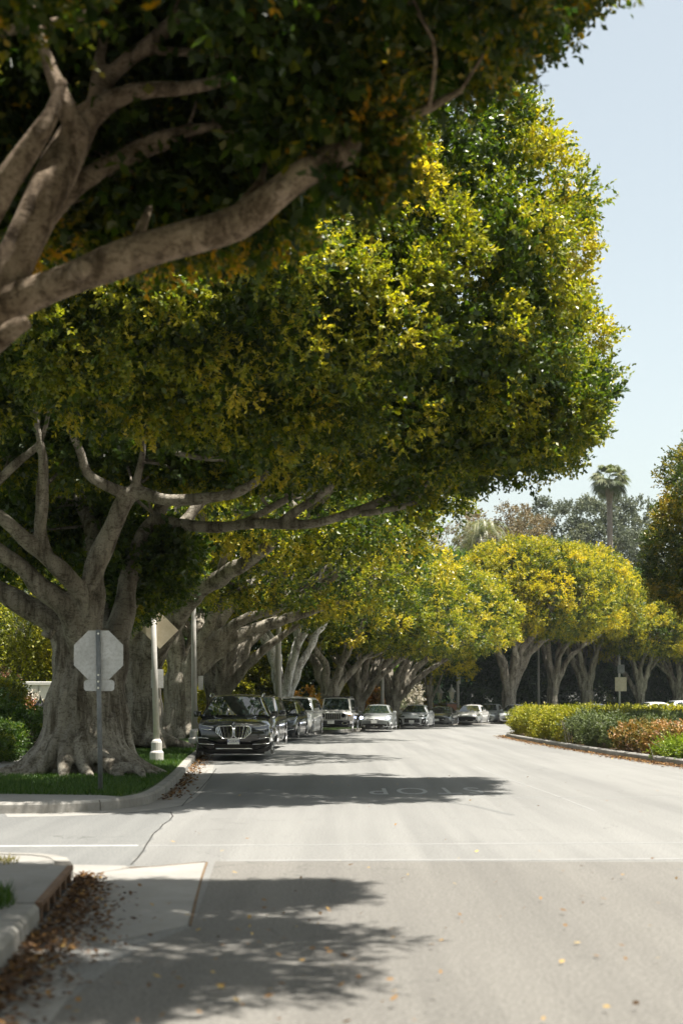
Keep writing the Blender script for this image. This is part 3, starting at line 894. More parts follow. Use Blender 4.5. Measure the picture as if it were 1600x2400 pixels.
def lamp_post(loc, label, r=0.115, h=7.0, plate=None, diamond=False, lean=(0, 0)):
    t = thing('lamp_post', label, 'lamp post', loc, 0, 'concrete lamp posts along the left kerb')
    s = MB(); s.tube([(0, 0, 0.5), (lean[0] * .5, 0, h / 2), (lean[0], 0, h)], [r, r * 0.86, r * 0.62], 14); s.build('shaft', 'concrete_post', t, True)
    b = MB(); b.lathe([(r * 2.1, -0.05), (r * 2.1, 0.20), (r * 1.95, 0.23), (r * 1.65, 0.25), (r * 1.65, 0.44), (r * 1.5, 0.48), (r * 1.02, 0.53)], 16); b.build('base', 'concrete_post', t, False, 0.012)
    hd = MB(); hd.lathe([(r * .8, h), (r * 1.3, h + .05), (r * 2.1, h + .35), (r * 1.6, h + .62), (r * .5, h + .75), (0.01, h + .9)], 14, (lean[0], 0, 0)); hd.build('lantern', 'lamp_glass', t, True)
    if plate:
        z, off, w_, hh = plate
        p = MB(); p.box((off, r + 0.012, z), (w_, 0.004, hh)); p.build('sign_plate', 'sign_metal', t, False, 0.002)
    if diamond:
        d = MB(); q = 0.44
        d.prism([(0, -q), (q, 0), (0, q), (-q, 0)], -0.002, 0.002)
        d.map(lambda v: Vector((v.x + 0.06, r + 0.03 + v.z, 3.10 + v.y)))
        d.build('diamond_sign', 'sign_beige', t)
    return t


lamp_post((-4.36, 33.6, 0.147), 'pale concrete lamp post with the back of a diamond sign beside the big trunk', 0.078, 4.6, (1.95, 0.0, 0.30, 0.44), True, (-0.10, 0))
lamp_post((-4.85, 47, 0.147), 'second concrete lamp post with one narrow plate, left of the black SUV', 0.095, 7.2, (2.05, 0.20, 0.16, 0.46), False, (-0.05, 0))
lamp_post((-3.03, 68.6, 0.147), 'plain white lamp post in front of the pale bare limbed tree', 0.145, 9.5)
lamp_post((2.75, 96, 0.147), 'thin lamp post behind the silver hatchback with lit headlights', 0.13, 7.5)
lamp_post((9.3, 114, 0.147), 'lamp post with a small plate against the dark hedge', 0.13, 6.5, (3.3, 0.14, 0.22, 0.7))
lamp_post((16.4, 118.5, 0.147), 'slender grey post left of the second far trunk', 0.11, 6.8)

ns = thing('parking_sign', 'thin post with two stacked rectangular plates above the far hedge', 'road sign', (23.8, 122, 0.147))
mb = MB(); mb.tube([(0, 0, -.05), (0, 0, 5.6)], 0.09, 10); mb.build('post', 'concrete_post', ns, True)
mb = MB(); mb.box((0.1, -0.12, 3.05), (1.0, 0.01, 1.2)); mb.build('sign_plate', 'sign_beige', ns)
mb = MB(); mb.box((0.12, -0.12, 4.35), (0.6, 0.01, 0.75)); mb.build('upper_plate', 'pole_steel', ns)

# the air of a warm hazy day
hz = MB(); hz.box((60, 230, 29), (760, 560, 62)); ho = hz.build('haze', None); ho['kind'] = 'stuff'; ho['label'] = 'thin pale haze over the street'; ho['category'] = 'haze'
hm = bpy.data.materials.new('haze'); hm.use_nodes = True
hn = hm.node_tree
for n in list(hn.nodes): hn.nodes.remove(n)
hout = hn.nodes.new('ShaderNodeOutputMaterial'); pv = hn.nodes.new('ShaderNodeVolumePrincipled')
pv.inputs['Color'].default_value = (0.80, 0.86, 0.88, 1); pv.inputs['Density'].default_value = 0.00016; pv.inputs['Anisotropy'].default_value = 0.3
hn.links.new(pv.outputs[0], hout.inputs['Volume']); ho.data.materials.append(hm)

# ------------------------------------------------------------------ the two big trees in front
def tree(name, label, loc, trunk_me, crown_me, bark, leaf, group=None, rz=0.0, scale=None, cat='tree'):
    t = thing(name, label, cat, loc, rz, group, scale)
    link('trunk', trunk_me, bark, t)
    link('crown', crown_me, leaf, t)
    return t


def px(chain, base):
    """chains given as photo points with distance and radius -> local joints"""
    out = []
    for c in chain:
        out.append(([P(u, v, Y) - base for u, v, Y, r in c], [r for u, v, Y, r in c]))
    return out


GR = 'street trees along the left kerb'
# --- second tree: the big one behind the stop sign
B2 = Vector((-5.0, 28.0, 0.147))
A = 28.0
ch = [
    [(150, 1830, 27.9, .50), (158, 1700, 27.9, .44), (160, 1580, 27.9, .42), (165, 1500, 27.9, .40), (120, 1430, 27.7, .33), (50, 1382, 27.5, .28), (-50, 1320, 27.3, .24), (-160, 1180, 27, .16)],
    [(215, 1830, 27.6, .52), (212, 1700, 27.7, .46), (208, 1590, 27.7, .45), (205, 1490, 27.7, .40), (155, 1405, 27.2, .30), (95, 1345, 26.9, .26), (50, 1300, 26.7, .21), (-20, 1240, 26.4, .17), (-90, 1130, 26, .12)],
    [(215, 1500, 27.6, .42), (214, 1400, 27.4, .31), (222, 1320, 27.2, .28), (250, 1230, 27.0, .23), (285, 1155, 26.8, .20), (312, 1128, 26.7, .17), (380, 1145, 26.5, .145), (450, 1147, 26.3, .135), (530, 1127, 26.1, .115), (600, 1092, 26, .10), (655, 1060, 26, .085), (672, 1010, 25.9, .065), (690, 950, 25.7, .04)],
    [(300, 1135, 26.7, .15), (250, 1117, 26.5, .13), (207, 1090, 26.4, .125), (187, 1040, 26.3, .105), (172, 990, 26.2, .085), (178, 940, 26.1, .05)],
    [(305, 1125, 26.7, .12), (326, 1060, 26.5, .08), (333, 1000, 26.4, .05), (350, 960, 26.3, .03)],
    [(208, 1420, 27.3, .30), (176, 1352, 26.9, .24), (120, 1297, 26.6, .20), (60, 1240, 26.4, .165), (0, 1187, 26.2, .14), (-70, 1130, 26, .11)],
    [(108, 1280, 26.6, .16), (97, 1200, 26.4, .145), (95, 1120, 26.3, .135), (99, 1040, 26.1, .11), (87, 965, 26, .075), (80, 900, 25.9, .045)],
    [(-30, 1125, 26.2, .12), (45, 1060, 26.2, .10), (97, 1012, 26.1, .07), (120, 930, 26, .04)],
    [(255, 1830, 28.0, .46), (258, 1700, 28.1, .38), (262, 1580, 28.2, .36), (265, 1480, 28.3, .34), (282, 1380, 28.6, .30), (312, 1280, 29, .24), (352, 1180, 29.4, .19), (430, 1080, 30, .15), (540, 980, 30.5, .09)],
    [(352, 1190, 29.3, .17), (450, 1210, 28.8, .15), (560, 1204, 28.2, .14), (640, 1208, 27.8, .13), (720, 1204, 27.5, .115), (800, 1182, 27.3, .11), (890, 1146, 27.2, .10), (960, 1116, 27.1, .085), (1012, 1098, 27, .07), (1055, 1066, 27, .05), (1100, 1040, 27, .03)],
    [(640, 1206, 27.8, .11), (700, 1165, 27.4, .11), (760, 1120, 27.1, .115), (812, 1086, 27, .11), (862, 1060, 26.9, .10), (910, 1020, 26.8, .085), (968, 985, 26.7, .05), (1010, 960, 26.6, .03)],
    [(560, 1204, 28.2, .10), (700, 1120, 28, .10), (850, 1050, 28, .09), (930, 1030, 27.8, .08), (1060, 1000, 27.8, .05)],
    [(400, 1040, 25.9, .05), (470, 1050, 25.8, .075), (535, 1052, 25.8, .07), (560, 1030, 25.7, .05), (590, 1010, 25.6, .03)],
    [(262, 1500, 28.4, .3), (225, 1350, 29.4, .28), (200, 1180, 30.5, .22), (180, 1000, 31.5, .14), (150, 860, 32, .07)],
    [(270, 1450, 28.6, .28), (330, 1320, 30.2, .24), (420, 1200, 31.6, .18), (560, 1060, 32.5, .10)],
    [(830, 1180, 27.2, .07), (900, 1170, 26.9, .07), (960, 1150, 26.8, .05)],
    # knot on the left limb
    [(100, 1455, 27.0, .07), (112, 1462, 26.92, .08), (122, 1447, 26.95, .06)],
]
CH2 = [(a_, [x * .80 for x in r_]) for a_, r_ in px(ch, B2)]
# flutes and aerial roots grown onto the trunk, roots running out over the lawn
fl = [(-.62, -.50, .26, 3.0), (-.38, -.68, .20, 2.6), (-.08, -.72, .22, 2.9), (.22, -.66, .20, 2.7), (.50, -.52, .22, 3.0), (.66, -.2, .22, 2.8), (-.74, -.15, .24, 3.1), (.1, .6, .3, 2.5), (-.5, .5, .3, 2.5)]
for x, y, r, h in fl:
    x *= .88; y *= .88; r *= .72
    CH2.append(([(x * .62, y * .62, h), (x * .86, y * .86, h * .65), (x, y, h * .3), (x * 1.2, y * 1.2, -.1)], [r * .6, r * .85, r, r * 1.3]))
rts = [(-100, 1.5, .2), (-82, 1.15, .2), (-66, 1.75, .19), (-48, 1.35, .2), (-33, 1.45, .19), (-18, 1.3, .17), (-118, 1.25, .2), (-135, 1.55, .19), (-152, 1.7, .22), (-170, 1.5, .22), (5, 1.05, .2), (60, 1.5, .25), (120, 1.5, .25)]
rg = random.Random(5)
for a, l, r in rts:
    a = math.radians(a); d = Vector((math.cos(a), math.sin(a), 0)); n = Vector((-d.y, d.x, 0))
    b_ = rg.uniform(-.18, .18)
    CH2.append(([d * .55 + Vector((0, 0, 1.15)), d * .80 + Vector((0, 0, .55)), d * (.45 + l * .42) + n * b_ * .5 + Vector((0, 0, .26)), d * (l * .8 + .22) + n * b_ + Vector((0, 0, .08)), d * (l + .35) + n * (b_ * 1.6) + Vector((0, 0, -.06))],
                [r * .8, r * .85, r * .8, r * .62, r * .4]))
CH2.append(([Vector((.5, -1.15, .28)), Vector((.95, -1.45, .16)), Vector((1.3, -1.75, .10)), Vector((1.45, -2.2, -.02))], [.11, .10, .085, .05]))
def twigs(chains, C, n, seed, r0=.03, maxd=2.6):
    rg_ = random.Random(seed); J = []
    for pts_, rad_ in chains:
        ps_, rr_ = spline(pts_, rad_, .3)
        J += [(p_, q_) for p_, q_ in zip(ps_, rr_) if q_ < .2]
    JA = np.array([tuple(p_) for p_, q_ in J]); out = []
    ids = list(range(len(C))); rg_.shuffle(ids)
    for i in ids:
        c_ = np.array(C[i]); d_ = np.linalg.norm(JA - c_, axis=1); k_ = int(d_.argmin())
        if .5 < d_[k_] < maxd:
            a_ = Vector(JA[k_]); b_ = Vector(c_); m_ = a_.lerp(b_, .5) + Vector((rg_.uniform(-.2, .2), rg_.uniform(-.2, .2), rg_.uniform(-.05, .25)))
            q_ = min(r0, J[k_][1] * .7)
            out.append(([a_, m_, b_], [q_, q_ * .7, q_ * .3]))
            e_ = b_ + Vector((rg_.uniform(-.4, .4), rg_.uniform(-.4, .4), rg_.uniform(-.1, .4)))
            out.append(([m_, m_.lerp(e_, .6), e_], [q_ * .6, q_ * .45, q_ * .2]))
        if len(out) >= 2 * n: break
    return out


TRUNK2 = CH2
rs = np.random.default_rng(42)
c2 = (-2.9, 0.4, 6.6)
C2 = (1.75, -3.2, 7.0)
cl = dome_clusters(rs, C2, 7.5, 5.2, 7.0, 1.35, 0.58, 0.50, (0.50, 0.20), 3.3, 0.085, -0.62, 0.03, 1.95, 0.15)
W_ = cl[0] + np.array(B2)                # thinned where the limbs show below the crown
uu = (W_[:, 0] / W_[:, 1] * F + 800) / 1.0204; vv = (HOR - (W_[:, 2] - EYE) / W_[:, 1] * F) / 1.0204
keep = ~((uu < 560) & (vv > np.interp(uu, [-50, 150, 400, 560], [930, 940, 985, 1040])) & (W_[:, 1] < 26.8))
cl = [a_[keep] for a_ in cl]
ex = []
for i in range(150):                     # the side over the road hangs lower
    u = rs.uniform(1000, 1375); Y = rs.uniform(23.2, 28.5)
    v = rs.uniform(860, np.interp(u, [1000, 1080, 1230, 1290, 1375], [1135, 1085, 1105, 1050, 930]))
    ex.append((P(u, v, Y) - B2, .42))
for i in range(70):
    u = rs.uniform(520, 1050); Y = rs.uniform(25, 30); v = rs.uniform(950, np.interp(u, [520, 800, 1050], [1030, 1110, 1180]))
    ex.append((P(u, v, Y) - B2, .40))
for i in range(85):                      # a low spray in front of the lamp post
    u = rs.uniform(262, 430); Y = rs.uniform(29.5, 32.5); v = rs.uniform(1270, np.interp(u, [262, 330, 430], [1440, 1400, 1330]))
    ex.append((P(u, v, Y) - B2, .36))
for i in range(60):                      # leaves behind the fork
    u = rs.uniform(-60, 330); Y = rs.uniform(30, 33); v = rs.uniform(950, 1330)
    ex.append((P(u, v, Y) - B2, .45))
E = np.array([tuple(e) for e, _r in ex])
cl = (np.concatenate([cl[0], E]), np.concatenate([cl[1], unit(rs.normal(size=E.shape) * .6 + np.array([.3, -.4, -.1]))]),
      np.concatenate([cl[2], np.array([r_ * rs.uniform(.7, 1.25) for e, r_ in ex])]), np.concatenate([cl[3], np.clip(rs.normal(.40, .16, len(E)), 0, 1)]))
low_c = cl[0][(cl[0][:, 2] < 8.2)]
CH2 = CH2 + twigs(TRUNK2, low_c, 190, 3, .035)
tr2 = wood_mesh('trunk', CH2, 0.038, 7, 0.06, 2)
# outer leaf tint varies at random, larger inner leaves get a darker tint
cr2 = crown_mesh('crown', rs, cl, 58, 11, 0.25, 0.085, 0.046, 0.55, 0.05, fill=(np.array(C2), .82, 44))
T2 = tree('ficus_tree', 'huge ficus with fluted grey trunk and dense dome crown behind the stop sign', B2, tr2, cr2, 'bark', 'leaf_ficus', GR)
print('T2 leaves', len(cr2.polygons), 'wood', len(tr2.polygons))

# --- nearest tree: its limbs and leaves hang into the top of the view
B1 = Vector((-3.9, 9.6, 0.146))
A = 9.6
ch = [
    [(-150, 905, A, .30), (-100, 800, A, .24), (0, 707, A, .165), (80, 670, A - .1, .145), (150, 640, A - .2, .14), (300, 592, A - .3, .14), (430, 548, A - .35, .135), (540, 512, A - .4, .132), (620, 462, A - .4, .127), (700, 405, A - .4, .12), (760, 370, A - .4, .118), (818, 338, A - .4, .11)],
    [(765, 345, A - .4, .075), (772, 305, A - .4, .055), (800, 292, A - .4, .048), (850, 283, A - .4, .044), (930, 268, A - .4, .04), (985, 245, A - .4, .035), (1060, 205, A - .4, .022)],
    [(-150, 905, A, .28), (-60, 780, A, .22), (0, 680, A, .18), (50, 570, A, .165), (110, 430, A, .155), (170, 322, A + .1, .145), (205, 268, A + .1, .115), (300, 215, A + .1, .078), (420, 205, A + .1, .064), (510, 185, A + .1, .058), (600, 150, A + .1, .04), (690, 105, A, .025)],
    [(185, 315, A, .10), (150, 240, A - .1, .075), (125, 180, A - .1, .06), (100, 110, A - .1, .05), (70, 0, A - .1, .04)],
    [(212, 268, A + .1, .09), (250, 175, A + .2, .08), (330, 110, A + .2, .075), (400, 50, A + .2, .07), (440, -30, A + .2, .055)],
    [(330, 118, A + .2, .05), (430, 120, A + .2, .04), (550, 126, A + .2, .026)],
    [(45, 590, A + .1, .11), (150, 447, A + .3, .095), (260, 374, A + .4, .092), (370, 322, A + .4, .088), (430, 300, A + .4, .06), (495, 288, A + .4, .035)],
    [(-70, 560, A - .2, .14), (0, 425, A - .3, .11), (60, 340, A - .4, .09), (118, 262, A - .4, .06), (150, 180, A - .4, .04)],
    [(-40, 80, A, .06), (60, 60, A, .05), (160, 45, A, .04), (220, 20, A, .03)],
    [(220, 240, A + .1, .07), (225, 150, A + .2, .06), (240, 60, A + .3, .05), (255, -40, A + .3, .04)],
    [(530, 512, A - .35, .06), (560, 470, A - .3, .05), (600, 420, A - .2, .035), (610, 380, A - .1, .02)],
    [(300, 590, A - .2, .06), (330, 530, A - .1, .05), (350, 480, A, .03)],
    [(640, 445, A - .45, .08), (652, 432, A - .58, .07), (655, 428, A - .62, .05)],
    [(180, 628, A - .3, .09), (190, 610, A - .42, .07)],
    [(800, 352, A - .45, .13), (812, 345, A - .47, .12), (822, 352, A - .47, .09)],
    [(-30, 800, A - .2, .10), (40, 750, A - .3, .075), (68, 735, A - .3, .06)],
]
CH1 = [(a_, [x * .82 for x in r_]) for a_, r_ in px(ch, B1)]
st = CH1[0][0][0]
CH1.insert(0, ([(0, 0, -.1), (0.05, 0, 1.2), (0.2, 0, 2.4), (st.x, st.y, st.z)], [.62, .48, .46, .34]))
for k in range(9):
    a = 2 * PI * k / 9; d = Vector((math.cos(a), math.sin(a), 0))
    CH1.append(([d * .35 + Vector((0, 0, 1.6)), d * .5 + Vector((0, 0, .6)), d * 1.1 + Vector((0, 0, -.08))], [.16, .2, .12]))
for tx, ty, tz in ((-5, 2, 5), (-4, -3, 5.5), (-2, -3.2, 6.5)):
    CH1.append(([st * .9, Vector((st.x * .5 + tx * .4, ty * .4, st.z + (tz - st.z) * .35 + .3)), Vector((tx, ty, tz))], [.2, .15, .04]))
rs = np.random.default_rng(77)
C1 = (.85, -1.3, 6.3)
cl = list(dome_clusters(rs, C1, 4.8, 3.3, 5.0, 1.0, 0.48, 0.42, (0.42, 0.2), 6.1, 0.10, -0.42, 0.9, 2.2, 0.5))
# pruned bare below the front limbs
W_ = cl[0] + np.array(B1)
vv = (HOR - (W_[:, 2] - EYE) / W_[:, 1] * F) / 1.0204
keep = ~((W_[:, 1] < 9.9) & (vv > -60)) | (W_[:, 1] <= 0.5)
cl = [a[keep] for a in cl]
# thicker foliage just above the limbs in view
extra = []
for i in range(600):
    u = rs.uniform(-60, 1400); Y = rs.uniform(10.4, 11.3) if u < 560 or rs.random() < .96 else rs.uniform(8.8, 9.3)
    lim = np.interp(u, [-60, 0, 120, 300, 480, 620, 800, 900, 1000, 1120, 1210, 1280, 1400], [540, 470, 440, 300, 330, 300, 230, 225, 215, 170, 110, 20, -120])
    v = lim - abs(rs.normal()) * 240 - 20
    if v < -420: continue
    extra.append(P(u, v, Y) - B1)
for i in range(12):
    extra.append(P(rs.uniform(800, 880), rs.uniform(300, 410), rs.uniform(9.15, 9.6)) - B1)
for i in range(150):
    u = rs.uniform(20, 640); v = rs.uniform(280, 560); Y = rs.uniform(10.4, 11.3)
    if rs.random() < 0.75: extra.append(P(u, v, Y) - B1)
E = np.array([tuple(e) for e in extra])
cl[0] = np.concatenate([cl[0], E]); cl[1] = np.concatenate([cl[1], unit(rs.normal(size=E.shape) + np.array([0, -.5, .1]))])
cl[2] = np.concatenate([cl[2], rs.uniform(.2, .38, len(E))]); cl[3] = np.concatenate([cl[3], np.clip(rs.normal(.5, .27, len(E)), 0, 1)])
CH1 = CH1 + twigs(CH1, E, 110, 5, .016, 1.2)
tr1 = wood_mesh('trunk', CH1, 0.02, 17, 0.032, 2)
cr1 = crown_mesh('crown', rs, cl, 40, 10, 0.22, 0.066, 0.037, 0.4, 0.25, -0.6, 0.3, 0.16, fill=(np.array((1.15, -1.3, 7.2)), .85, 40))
T1 = tree('ficus_tree', 'nearest ficus whose thick bare limbs and leaves fill the top left', B1, tr1, cr1, 'bark_near', 'leaf_near', GR)
print('T1 leaves', len(cr1.polygons), 'wood', len(tr1.polygons))

# ------------------------------------------------------------------ the rest of the row
def dome_tree_meshes(seed, h, r0, c, rx, ry, rtop, rbot, spacing, rad, k, m, L, ln, tint, vox, nl=7, sub=4, flare=True, amp=.08, lean=(0, 0), low=.1, gap=-.4, under=.03, kf=12):
    rng = random.Random(seed); rs = np.random.default_rng(seed)
    wd = wood_mesh('trunk', auto_chains(rng, h, r0, c, rx, ry, rtop, nl, sub, lean, flare, low), vox, seed, 0.06, 4)
    cl = dome_clusters(rs, c, rx, ry, rtop, rbot, spacing, rad, tint, seed * 1.7, amp, gap, under, 2.3, 0.25)
    cr = crown_mesh('crown', rs, cl, k, m, L, ln, ln * .55, .55, fill=(np.array(c), .75, kf) if kf else None)
    print('variant', seed, len(cr.polygons), len(wd.polygons))
    return wd, cr


wA, cA = dome_tree_meshes(3, 2.6, .72, (2.6, 0, 7.0), 7.8, 5.4, 6.0, 1.3, .95, .72, 46, 9, .34, .13, (.50, .2), .075, 8, 5, low=.0)
wB, cB = dome_tree_meshes(5, 2.2, .55, (1.8, 0, 6.8), 6.6, 5.2, 5.2, 1.2, .95, .72, 38, 9, .36, .155, (.55, .2), .075, 8, 5, low=.0)
wW, _c = dome_tree_meshes(9, 1.7, .46, (.6, 0, 8.2), 4.6, 4.2, 3.2, 2, 2.5, .7, 6, 4, .36, .155, (.55, .2), .06, 7, 3, False, low=.1)
# the row along the left kerb, nearest first
tA = tree('ficus_tree', 'ficus with dark fluted trunk left of the diamond sign post', (-6.1, 43, .2), wA, cA, 'bark', 'leaf_ficus', GR, rz=-.8)
copy_tree(tA, (-6.5, 57.5, .147), 2.2 - 2 * PI / 3.0, 'ficus with root flared grey trunk between the second lamp post and the diamond sign', (1, 1, .96))
tB = tree('ficus_tree', 'ficus with knotted trunk right behind the roof of the black SUV', (-5.9, 67, .147), wB, cB, 'bark', 'leaf_ficus', GR, rz=-.2)
# pale tree, its foliage sits high
rs = np.random.default_rng(15)
clW = dome_clusters(rs, (1.2, 0, 8.6), 5.6, 4.8, 4.4, 1.3, .95, .72, (.55, .2), 8.8, .08, -.4, .4, 2.3, .25)
cW = crown_mesh('crown', rs, clW, 36, 9, .36, .155, .085, .55, fill=(np.array((1.2, 0, 8.6)), .75, 12))
tree('ficus_tree', 'pale ficus with nearly white bare limbs behind the white lamp post', (-3.05, 74, .147), wW, cW, 'bark_pale', 'leaf_ficus', GR, rz=.4)
tD = tree('ficus_tree', 'dark ficus with many dividing stems behind the off road car', (-.75, 83, .147), wB, cB, 'bark_dark', 'leaf_ficus', GR, rz=1.3, scale=(.95, .95, .88))
copy_tree(tB, (1.05, 89, .147), -.6, 'slim trunked ficus between the off road car and the hatchback with lit lamps', (.85, .85, .85))
copy_tree(tD, (3.5, 97.5, .147), -.35, 'ficus with dark forked trunk behind the thin lamp post and silver cars', (.98, .98, .88))

# trimmed golden trees round the bend
GF = 'trimmed golden trees round the bend'
wC, cC = dome_tree_meshes(21, 2.3, .60, (1.6, 0, 8.4), 6.4, 5.5, 5.3, 1.5, 1.0, .72, 42, 8, .40, .19, (.50, .2), .08, 8, 5, False, .035, low=-.1)
wE, cE = dome_tree_meshes(23, 2.6, .48, (.8, 0, 8.2), 5.7, 5.2, 5.0, 1.5, 1.0, .72, 42, 8, .40, .19, (.50, .2), .08, 7, 5, False, .035, low=-.05)
tC = tree('trimmed_tree', 'large golden dome tree with stout grey trunk above the silver sedans', (13.1, 111.5, .147), wC, cC, 'bark', 'leaf_gold', GF, rz=0)
tE = tree('trimmed_tree', 'golden dome tree with a forked pale trunk, second round the bend', (17.4, 117.5, .147), wE, cE, 'bark', 'leaf_gold', GF, rz=.5, scale=(1.05, 1.05, 1.04))
copy_tree(tC, (21.2, 123, .147), 2.9, 'golden dome tree with a dark leaning double trunk, third round the bend', (.95, .95, 1.06))
copy_tree(tE, (26.0, 124, .147), 2.1, 'golden dome tree with thin spreading stems just right of the stacked plates', (.88, .88, .84))
copy_tree(tC, (30.0, 127, .147), 1.2, 'golden dome tree with broad dark trunk at the far right above the hedge', (.9, .9, .80))
copy_tree(tE, (36.5, 131, .147), 3.6, 'golden dome tree half cut off by the right edge behind the orange tipped tree', (.95, .95, .8))
# small tree in front of the dark hedge
wS, cS = dome_tree_meshes(31, 1.6, .20, (.2, 0, 4.4), 2.6, 2.4, 2.6, 1.5, .62, .5, 34, 8, .34, .17, (.50, .2), .05, 5, 3, False, .14, low=.3)
tree('small_tree', 'small round yellow green tree with thin forked trunk above the dark sports coupe', (6.9, 111, .147), wS, cS, 'bark', 'leaf_gold', None, scale=1.15)

# orange tipped tree on the island, cut by the right edge
rs = np.random.default_rng(55); rng = random.Random(55)
wO = wood_mesh('trunk', auto_chains(rng, 3.0, .45, (0, 0, 6.7), 4.6, 4.6, 4.4, 7, 4, (0, 0), True, .1), .07, 55, .06, 4)
clO = dome_clusters(rs, (0, 0, 6.5), 5.0, 4.8, 4.3, 2.6, .66, .52, (.45, .2), 4.4, .09, -.5, .8, 2.4, .35)
cO = crown_mesh('crown', rs, clO, 54, 10, .26, .095, .052, .55, fill=(np.array((0, 0, 6.6)), .75, 18))
tree('island_tree', 'dark dense tree with orange tipped leaves at the right edge', (15.6, 46.5, .13), wO, cO, 'bark', 'leaf_orange')

# ------------------------------------------------------------------ far trees and palms
wG, cG = dome_tree_meshes(41, 3.0, .38, (0, 0, 6.0), 4.6, 4.4, 4.6, 3.4, 1.25, .95, 34, 8, .55, .26, (.45, .22), .09, 6, 3, False, .2, low=.1, gap=-.5, under=.9)
GG = 'garden trees behind the pavement'
tG = tree('garden_tree', 'dark bushy garden tree behind the second and third trunks of the row', (-20, 74, .147), wG, cG, 'bark_dark', 'leaf_mid', GG, scale=1.0)
spots = [(-25, 66, 1.0, 'dark garden tree far left behind the clipped hedge'), (-10.5, 97, 1.1, 'garden tree behind the trimmed hedge left of the pale ficus'), (-6.5, 96, 1.15, 'garden tree showing green between the pale ficus and the dark ficus'),
         (-1.5, 106, 1.1, 'garden tree behind the slim trunked ficus'), (3.0, 116, 1.2, 'garden tree behind the pale twiggy shrubs'), (9.0, 133, 1.25, 'garden tree behind the small round yellow green tree'), (-20, 86, 1.3, 'tall garden tree at the far left edge behind the white wall'),
         (18.5, 140, 1.35, 'dark tree behind the second and third golden dome trees'), (29.5, 146, 1.2, 'green tree behind the fourth golden dome tree'), (38, 139, 1.35, 'green tree between the golden domes and the orange tipped tree')]
for i, (x, y, s, lab) in enumerate(spots):
    copy_tree(tG, (x, y, .14), i * 1.9 + .4, lab, (s, s, s * (.9 + .1 * (i % 3))))


def loose_tree(name, label, loc, seed, h, r0, c, rx, ry, rt, rb, leaf, bark, sp=1.6, rad=1.1, k=26, ln=.34, cat='tree', gap=-.2, amp=.28):
    w_, c_ = dome_tree_meshes(seed, h, r0, c, rx, ry, rt, rb, sp, rad, k, 7, .7, ln, (.5, .2), .13, 6, 3, False, amp, low=.15, gap=gap, under=.9, kf=0)
    return tree(name, label, loc, w_, c_, bark, leaf, None)


loose_tree('pine_tree', 'pale blue green loose crowned tree beyond the golden domes behind the palm', (30.6, 178, .1), 61, 9, .55, (-.5, 0, 18.6), 8.8, 6, 7.6, 5.4, 'leaf_pale', 'bark_dark', 1.7, 1.3, 60, .36, gap=-.3)
loose_tree('tan_tree', 'brownish feathery tree beyond the road above the date palm', (17.5, 158, .1), 63, 8, .45, (0, 0, 14.8), 6.4, 5, 6.6, 4.6, 'leaf_tan', 'bark_dark', 1.4, 1.1, 46, .28, gap=-.35)
loose_tree('garden_tree', 'tall yellow green bush tree at the far left above the clipped hedge', (-13.0, 57, .14), 65, 1.2, .2, (0, 0, 2.9), 1.25, 1.3, 2.6, 2.0, 'leaf_hedge_lime', 'bark_dark', .55, .45, 34, .14, gap=-.5, amp=.15)
loose_tree('garden_tree', 'grey green olive like tree behind the white wall', (-13.3, 70, .14), 67, 1.6, .25, (0, 0, 3.9), 2.3, 2, 2.6, 2.4, 'leaf_pale', 'bark_dark', .7, .55, 34, .2, gap=-.4, amp=.16)


def fan_palm(loc, h, label):
    rng = random.Random(9); t = thing('fan_palm', label, 'palm tree', loc)
    mb = MB(); mb.tube([(0, 0, -.2), (.1, 0, h * .5), (0, 0, h)], [.42, .34, .30], 10); mb.build('trunk', 'palm_bark', t, True)
    sk = MB(); sk.tube([(0, 0, h - 2.8), (0, 0, h - 1.6), (0, 0, h - .3)], [.30, .42, .5], 10); sk.build('dead_skirt', 'palm_bark', t)
    V = []; tt = []
    for k in range(62):
        a = k * 2.4 + rng.uniform(-.2, .2); e = rng.uniform(-.75, 1.25)
        d = Vector((math.cos(a) * math.cos(e), math.sin(a) * math.cos(e), math.sin(e)))
        s = d.cross(Vector((0, 0, 1))).normalized(); n = s.cross(d)
        b = Vector((0, 0, h)) + d * rng.uniform(.9, 1.4)
        for j in range(15):
            q = (j / 14 - .5) * 2.5
            dd = (d * math.cos(q) + s * math.sin(q)).normalized(); l = 1.35 * (1 - .2 * abs(q))
            p2 = b + dd * l * .6; p3 = b + dd * l + Vector((0, 0, -.55 * l * rng.uniform(.6, 1.1)))
            wv = (n * .3 + s * math.cos(q) - d * math.sin(q)).normalized() * .085
            V += [b, p2 + wv, p3, p2 - wv]; tt += [.45 + .3 * rng.random() - .25 * (e < -.2)] * 4
        V += [Vector((0, 0, h)), Vector((0, 0, h)) + s * .04, b + s * .04, b]; tt += [.5] * 4
    link('fronds', np_mesh('fronds', [tuple(v) for v in V], np.arange(len(V)).reshape(-1, 4), tt), 'leaf_palm', t)
    return t


fan_palm((30.1, 160, .1), 26.6, 'tall slim fan palm standing above the far trees')


